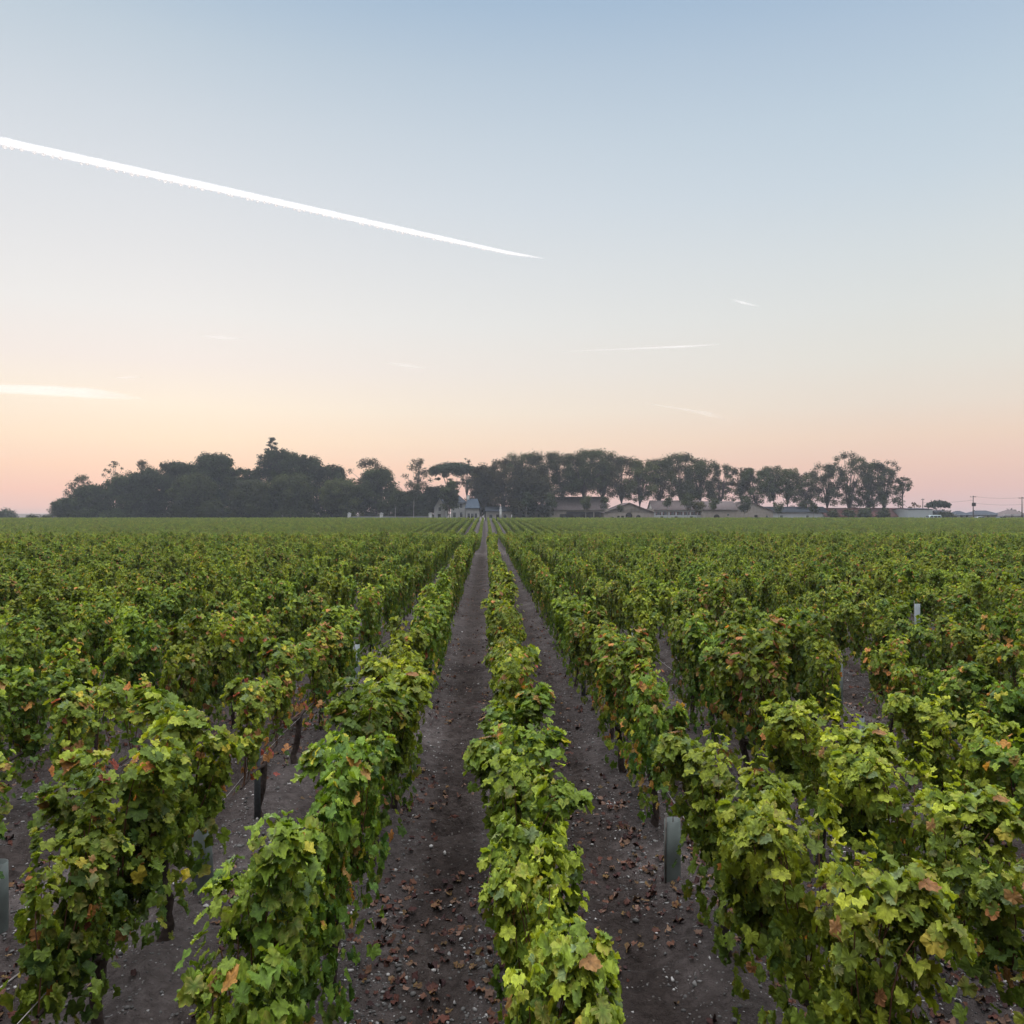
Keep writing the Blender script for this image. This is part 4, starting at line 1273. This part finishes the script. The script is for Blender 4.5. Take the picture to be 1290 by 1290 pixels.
# ------------------------------------------------------------------ vehicles
def vehicle(name, label, px, D, length, prof, glass, paint, wheels, rz=0, group='vehicles parked by the village', cat='car', width=1.75):
    """prof: side outline (u along the length, z); glass: side window polygons"""
    x, y = at(px, D)
    z = float(terrain(x, y))
    root = empty(name, (x, y, z), rz, label, cat, group)
    hw = width / 2
    # body narrows towards the roof
    n = len(prof)
    def half(zz): return hw * (1 - .16 * max(0, (zz - .85)) / .8)
    V = [(u, -half(z_), z_) for u, z_ in prof] + [(u, half(z_), z_) for u, z_ in prof]
    b = MB(); b._add(V, [tuple(range(n)), tuple(range(n, 2 * n))[::-1]] + [(i, (i + 1) % n, (i + 1) % n + n, i + n)[::-1] for i in range(n)])
    bo = b.build('body', paint, root)
    bv = bo.modifiers.new('edge', 'BEVEL'); bv.width = .05; bv.segments = 2
    for g in glass['side']:
        for s in (-1, 1):
            MB()._add([(u, s * (half(z_) + .012), z_) for u, z_ in g], [tuple(range(len(g)))]) 
            m_ = MB(); m_._add([(u, s * (half(z_) + .012), z_) for u, z_ in g] + [(u, s * (half(z_) - .01), z_) for u, z_ in g],
                               [tuple(range(len(g)))] + [(i, (i + 1) % len(g), (i + 1) % len(g) + len(g), i + len(g)) for i in range(len(g))])
            m_.build('window', M['glass_dark'], root)
    for (u0, z0), (u1, z1) in (glass['front'], glass['rear']):
        dx, dz = u1 - u0, z1 - z0; ln = math.hypot(dx, dz)
        sgn = 1 if (u0 + u1) > 0 else -1
        nx, nz = abs(dz) / ln * sgn * .012, abs(dx) / ln * .012
        h0, h1 = half(z0) - .10, half(z1) - .10
        m_ = MB(); m_._add([(u0 + nx, -h0, z0 + nz), (u0 + nx, h0, z0 + nz), (u1 + nx, h1, z1 + nz), (u1 + nx, -h1, z1 + nz),
                            (u0 - nx, -h0, z0 - nz), (u0 - nx, h0, z0 - nz), (u1 - nx, h1, z1 - nz), (u1 - nx, -h1, z1 - nz)],
                           [(0, 1, 2, 3), (7, 6, 5, 4), (0, 4, 5, 1), (1, 5, 6, 2), (2, 6, 7, 3), (3, 7, 4, 0)])
        m_.build('windscreen', M['glass_dark'], root)
    for u in wheels:
        for s in (-1, 1):
            w = MB().lathe([(.20, -.1), (.31, -.1), (.33, -.06), (.33, .06), (.31, .1), (.20, .1)], (u, s * (hw - .08), .33), 18, 'y').build('wheel', M['rubber'], root, smooth=True)
            MB().lathe([(0, s * .07), (.08, s * .085), (.12, s * .06), (.205, s * .09), (.205, -s * .05), (0, -s * .05)], (u, s * (hw - .08), .33), 14, 'y').build('rim', M['chrome'], w)
    fu = max(p[0] for p in prof); ru = min(p[0] for p in prof)
    for s in (-1, 1):
        MB().box(fu - .10, fu + .012, s * hw * .62 - .16, s * hw * .62 + .16, .62, .76).build('headlight', M['lamp_glass'], root)
        MB().box(ru - .012, ru + .08, s * hw * .72 - .11, s * hw * .72 + .11, .72, .95).build('tail_light', M['shutter'], root)
    MB().box(fu - .06, fu + .05, -hw * .9, hw * .9, .28, .46).build('bumper', M['rubber'], root)
    return root

VAN = [(-2.2, .32), (2.25, .32), (2.3, .75), (2.1, .98), (1.35, 1.12), (.75, 1.72), (.5, 1.82), (-2.0, 1.84), (-2.2, 1.7)]
vanroot = vehicle('van', 'small white van parked beside the white hangar', 1174, 216, 4.5, VAN,
        dict(side=[[(1.2, 1.12), (.72, 1.62), (.05, 1.62), (.05, 1.08)], [(-.08, 1.08), (-.08, 1.62), (-1.0, 1.62), (-1.0, 1.08)], [(-1.12, 1.08), (-1.12, 1.62), (-1.95, 1.62), (-1.95, 1.08)]],
             front=((1.3, 1.16), (.8, 1.67)), rear=((-2.2, 1.1), (-2.2, 1.6))), M['paint_white'], (1.45, -1.4), rz=math.pi, cat='van')
CAR = [(-2.05, .32), (2.1, .32), (2.15, .68), (1.9, .86), (1.0, .98), (.25, 1.42), (-.9, 1.46), (-1.7, 1.08), (-2.1, .98)]
CG = dict(side=[[(.95, .98), (.28, 1.36), (-.3, 1.38), (-.3, .97)], [(-.38, .97), (-.38, 1.38), (-.9, 1.39), (-1.5, 1.06), (-1.45, .98)]],
          front=((.93, 1.02), (.32, 1.38)), rear=((-1.62, 1.11), (-.98, 1.42)))
vehicle('car', 'silver-grey car parked before the house next to the transformer pole', 1232, 214, 4.2, CAR, CG, M['paint_silver'], (1.3, -1.3), rz=math.pi)
vehicle('car', 'dark car with light bonnet parked between the two poles', 1259, 212, 4.2, CAR, CG, M['paint_dark'], (1.3, -1.3), rz=math.pi)
vehicle('car', 'pale car half cut by the frame edge behind the second pole', 1293, 214, 4.2, CAR, CG, M['paint_white'], (1.3, -1.3), rz=math.pi)

# ------------------------------------------------------------------ utility poles and lines
def pole(px, D, top, label, arm=1.1, drum=False):
    x, y = at(px, D); z = float(terrain(x, y)); h = zat(top, D) - z
    o = empty('utility_pole', (x, y, z), -R(YAW), label, 'pole', 'utility poles by the village')
    MB().tube([(0, 0, -.3), (0, 0, h)], [.17, .11], 10).build('shaft', M['pole_wood'], o, smooth=True)
    MB().box(-arm, arm, -.06, .06, h - .42, h - .28).build('crossarm', M['pole_wood'], o)
    for u in (-arm * .9, 0.25, arm * .9):
        MB().lathe([(.0, 0), (.04, 0), (.06, .06), (.03, .10), (.055, .16), (0, .2)], (u, 0, h - .28), 8).build('insulator', M['glass_dark'], o)
    if drum:
        MB().lathe([(0, 0), (.46, .05), (.56, .2), (.56, .95), (.46, 1.1), (0, 1.15)], (0, -.35, h - 3.2), 14).build('transformer', M['timber_dark'], o, smooth=False)
    return (x, y, z + h)
pA = pole(1226, 240, 624.5, 'utility pole carrying a round dark transformer', .9, True)
pB = pole(1287.5, 232, 626, 'bare utility pole at the frame edge', 1.0)
pC = pole(1162.5, 256, 628, 'short utility pole behind the white hangar', .5)
def sag(a, b, dz, s):
    t = np.linspace(0, 1, 14)
    a, b = np.array(a), np.array(b)
    P = a + (b - a) * t[:, None]; P[:, 2] += dz - s * 4 * t * (1 - t)
    return P
for i, (a_, b_, dz, lb) in enumerate([(pA, pB, -.22, 'upper power line between the two village poles'), (pA, pB, -2.2, 'lower power line between the two village poles'),
                                      (pC, pA, -1.3, 'power line from the hangar pole to the transformer pole'),
                                      (pB, (pB[0] + 30, pB[1] - 10, pB[2]), -.22, 'power line leaving the last pole out of the frame')]):
    P = sag(a_, b_, dz, .35)
    tag(obj('power_line', MB().tube(P, .022, 4).mesh('power_line', M['rubber'])), lb, 'power line', 'power lines by the village')

# ------------------------------------------------------------------ vapour trails and cloud wisps, far above
def vapour(name, strength, edge, nscale):
    """white ice cloud: scatters light both ways, thins out at its edges"""
    m = bpy.data.materials.new(name); m.use_nodes = True
    nt = m.node_tree; N = nt.nodes; L = nt.links
    N.remove(N['Principled BSDF'])
    df = N.new('ShaderNodeBsdfDiffuse'); df.inputs[0].default_value = (.97, .96, .95, 1)
    tr = N.new('ShaderNodeBsdfTranslucent'); tr.inputs[0].default_value = (.97, .96, .95, 1)
    tp = N.new('ShaderNodeBsdfTransparent')
    m1 = N.new('ShaderNodeMixShader'); m1.inputs[0].default_value = .68
    L.new(df.outputs[0], m1.inputs[1]); L.new(tr.outputs[0], m1.inputs[2])
    at_ = N.new('ShaderNodeAttribute'); at_.attribute_name = 'tint'
    se = N.new('ShaderNodeSeparateColor'); L.new(at_.outputs['Color'], se.inputs[0])
    lw = N.new('ShaderNodeLayerWeight'); lw.inputs['Blend'].default_value = .5
    iv = N.new('ShaderNodeMath'); iv.operation = 'SUBTRACT'; iv.inputs[0].default_value = 1
    L.new(lw.outputs['Facing'], iv.inputs[1])
    pw = N.new('ShaderNodeMath'); pw.operation = 'POWER'; pw.inputs[1].default_value = edge
    L.new(iv.outputs[0], pw.inputs[0])
    mu = N.new('ShaderNodeMath'); mu.operation = 'MULTIPLY'
    L.new(pw.outputs[0], mu.inputs[0]); L.new(se.outputs[0], mu.inputs[1])
    mu2 = N.new('ShaderNodeMath'); mu2.operation = 'MULTIPLY'; mu2.inputs[1].default_value = strength; mu2.use_clamp = True
    L.new(mu.outputs[0], mu2.inputs[0])
    ms = N.new('ShaderNodeMixShader')
    L.new(mu2.outputs[0], ms.inputs[0]); L.new(tp.outputs[0], ms.inputs[1]); L.new(m1.outputs[0], ms.inputs[2])
    L.new(ms.outputs[0], N['Material Output'].inputs['Surface'])
    return m

ALT = 9000.0
def sky_point(px, py):
    D = ALT / ((HOR - py) / FPX)
    x, y = at(px, D)
    return np.array([x, y, CAM_H + ALT])

def trail(name, label, pts, width_px, m, density, n=60, lumps=0, flat=1.0, seed=1, cat='vapour trail'):
    """pts: control points in the sky; width and density given at each control point"""
    r = np.random.default_rng(seed)
    C = np.array([sky_point(*p) for p in pts])
    tt = np.linspace(0, 1, len(pts)); t = np.linspace(0, 1, n)
    P = np.stack([np.interp(t, tt, C[:, j]) for j in range(3)], -1)
    if len(pts) > 2:                         # round the corners of the path
        for _ in range(int(n * .12)): P[1:-1] = (P[:-2] + 2 * P[1:-1] + P[2:]) / 4
    dist = np.linalg.norm(P, axis=1)
    wd = np.interp(t, tt, width_px) / FPX * dist * .5
    rad = wd * (1 + (.05 * r.normal(size=n)))
    rad = np.maximum(rad, .5)
    k = 14
    T = np.gradient(P, axis=0); T /= np.linalg.norm(T, axis=1, keepdims=True)
    up = np.array([0, 0, 1.]); S = np.cross(T, up); S /= np.linalg.norm(S, axis=1, keepdims=True); U = np.cross(S, T)
    a_ = np.arange(k) * 2 * math.pi / k
    V = P[:, None] + rad[:, None, None] * (S[:, None] * np.cos(a_)[None, :, None] * flat + U[:, None] * np.sin(a_)[None, :, None])
    F = tube_np(P, rad, k)[1]
    den = np.repeat(np.interp(t, tt, density), k)
    parts = [(V.reshape(-1, 3), F, np.repeat(den[:, None], 3, 1))]
    if lumps:                                # ragged little puffs hanging under the trail
        for i in range(lumps):
            s = (i + r.uniform(-.3, .3)) / lumps
            if not .01 < s < .97: continue
            p = np.array([np.interp(s, t, P[:, j]) for j in range(3)])
            w = np.interp(s, t, wd)
            drop = w * r.uniform(.75, 1.2)
            c = p - up * drop
            q = w * r.uniform(.35, .7)
            Tm = T[int(s * (n - 1))]
            path = np.array([c + Tm * q * v for v in (-1., -.8, -.4, 0, .4, .8, 1.)])
            V2, F2 = tube_np(path, q * np.array([.05, .5, .85, 1, .85, .5, .05]), 8)
            parts.append((V2, F2, np.full((len(V2), 3), np.interp(s, tt, density) * .9)))
    V, F, C2 = merge(parts)
    c0 = V.mean(0)
    o = obj(name, np_mesh(name, V - c0, F, m, C2, smooth=True), None, tuple(c0))
    return tag(o, label, cat, 'vapour trails and wisps in the sky')

v_bright = vapour('vapour_bright', .85, 1.9, 1)
v_soft = vapour('vapour_soft', .26, 2.0, 1)
trail('contrail', 'long bright white vapour trail crossing the upper sky', [(-60, 164), (300, 243), (520, 292), (640, 318), (690, 326)], [8.6, 8.0, 6.4, 3.9, .7], v_bright, [1, 1, 1, .9, 0], n=220, lumps=130, seed=3)
trail('cloud_streak', 'broad soft pale streak of cloud low over the wood', [(-60, 488), (40, 491), (110, 495), (160, 500), (185, 503)], [8, 12, 13, 8, 1], v_soft, [.9, .95, .8, .35, 0], cat='cloud')
trail('contrail', 'thin horizontal vapour trail in mid sky', [(700, 443.5), (800, 439), (860, 436.5), (906, 434)], [1, 2, 2.6, 1.0], v_soft, [.1, .5, .95, .3])
trail('contrail', 'tiny bright slanting vapour trail, smallest and highest of the short ones', [(920, 376), (935, 381), (954, 385.5)], [1.4, 4, 1.6], v_soft, [.3, 1.6, .6])
trail('contrail', 'short curved vapour trail with a swollen lower end', [(820, 509), (870, 517), (895, 522), (915, 529)], [1.5, 3, 7, 4], v_soft, [.4, 1.1, 1.6, .8])
trail('cloud_streak', 'faint wisp of cloud near the sky middle above the plane trees', [(480, 455), (510, 460), (545, 465)], [1, 4.5, 1], v_soft, [.05, .4, .05], cat='cloud')
trail('cloud_streak', 'faint short wisp just above the broad soft streak', [(140, 476), (160, 475.5), (180, 475)], [1, 3, 1], v_soft, [.1, .5, .1], cat='cloud')
trail('cloud_streak', 'very faint wisp between the bright trail and broad streak', [(250, 422), (275, 425), (310, 427)], [1, 4, 1], v_soft, [.05, .35, .05], cat='cloud')

# ------------------------------------------------------------------ the air
hz = obj('haze', MB().box(-420, 420, -30, 430, -1.8, 34).mesh('haze', None))
hm = bpy.data.materials.new('haze'); hm.use_nodes = True
hm.node_tree.nodes.clear()
ho = hm.node_tree.nodes.new('ShaderNodeOutputMaterial')
hv = hm.node_tree.nodes.new('ShaderNodeVolumePrincipled')
hv.inputs['Color'].default_value = (.80, .85, .95, 1)
hv.inputs['Density'].default_value = .00034
hv.inputs['Anisotropy'].default_value = .2
hm.node_tree.links.new(hv.outputs[0], ho.inputs['Volume'])
hz.data.materials.clear(); hz.data.materials.append(hm)
tag(hz, kind='stuff')
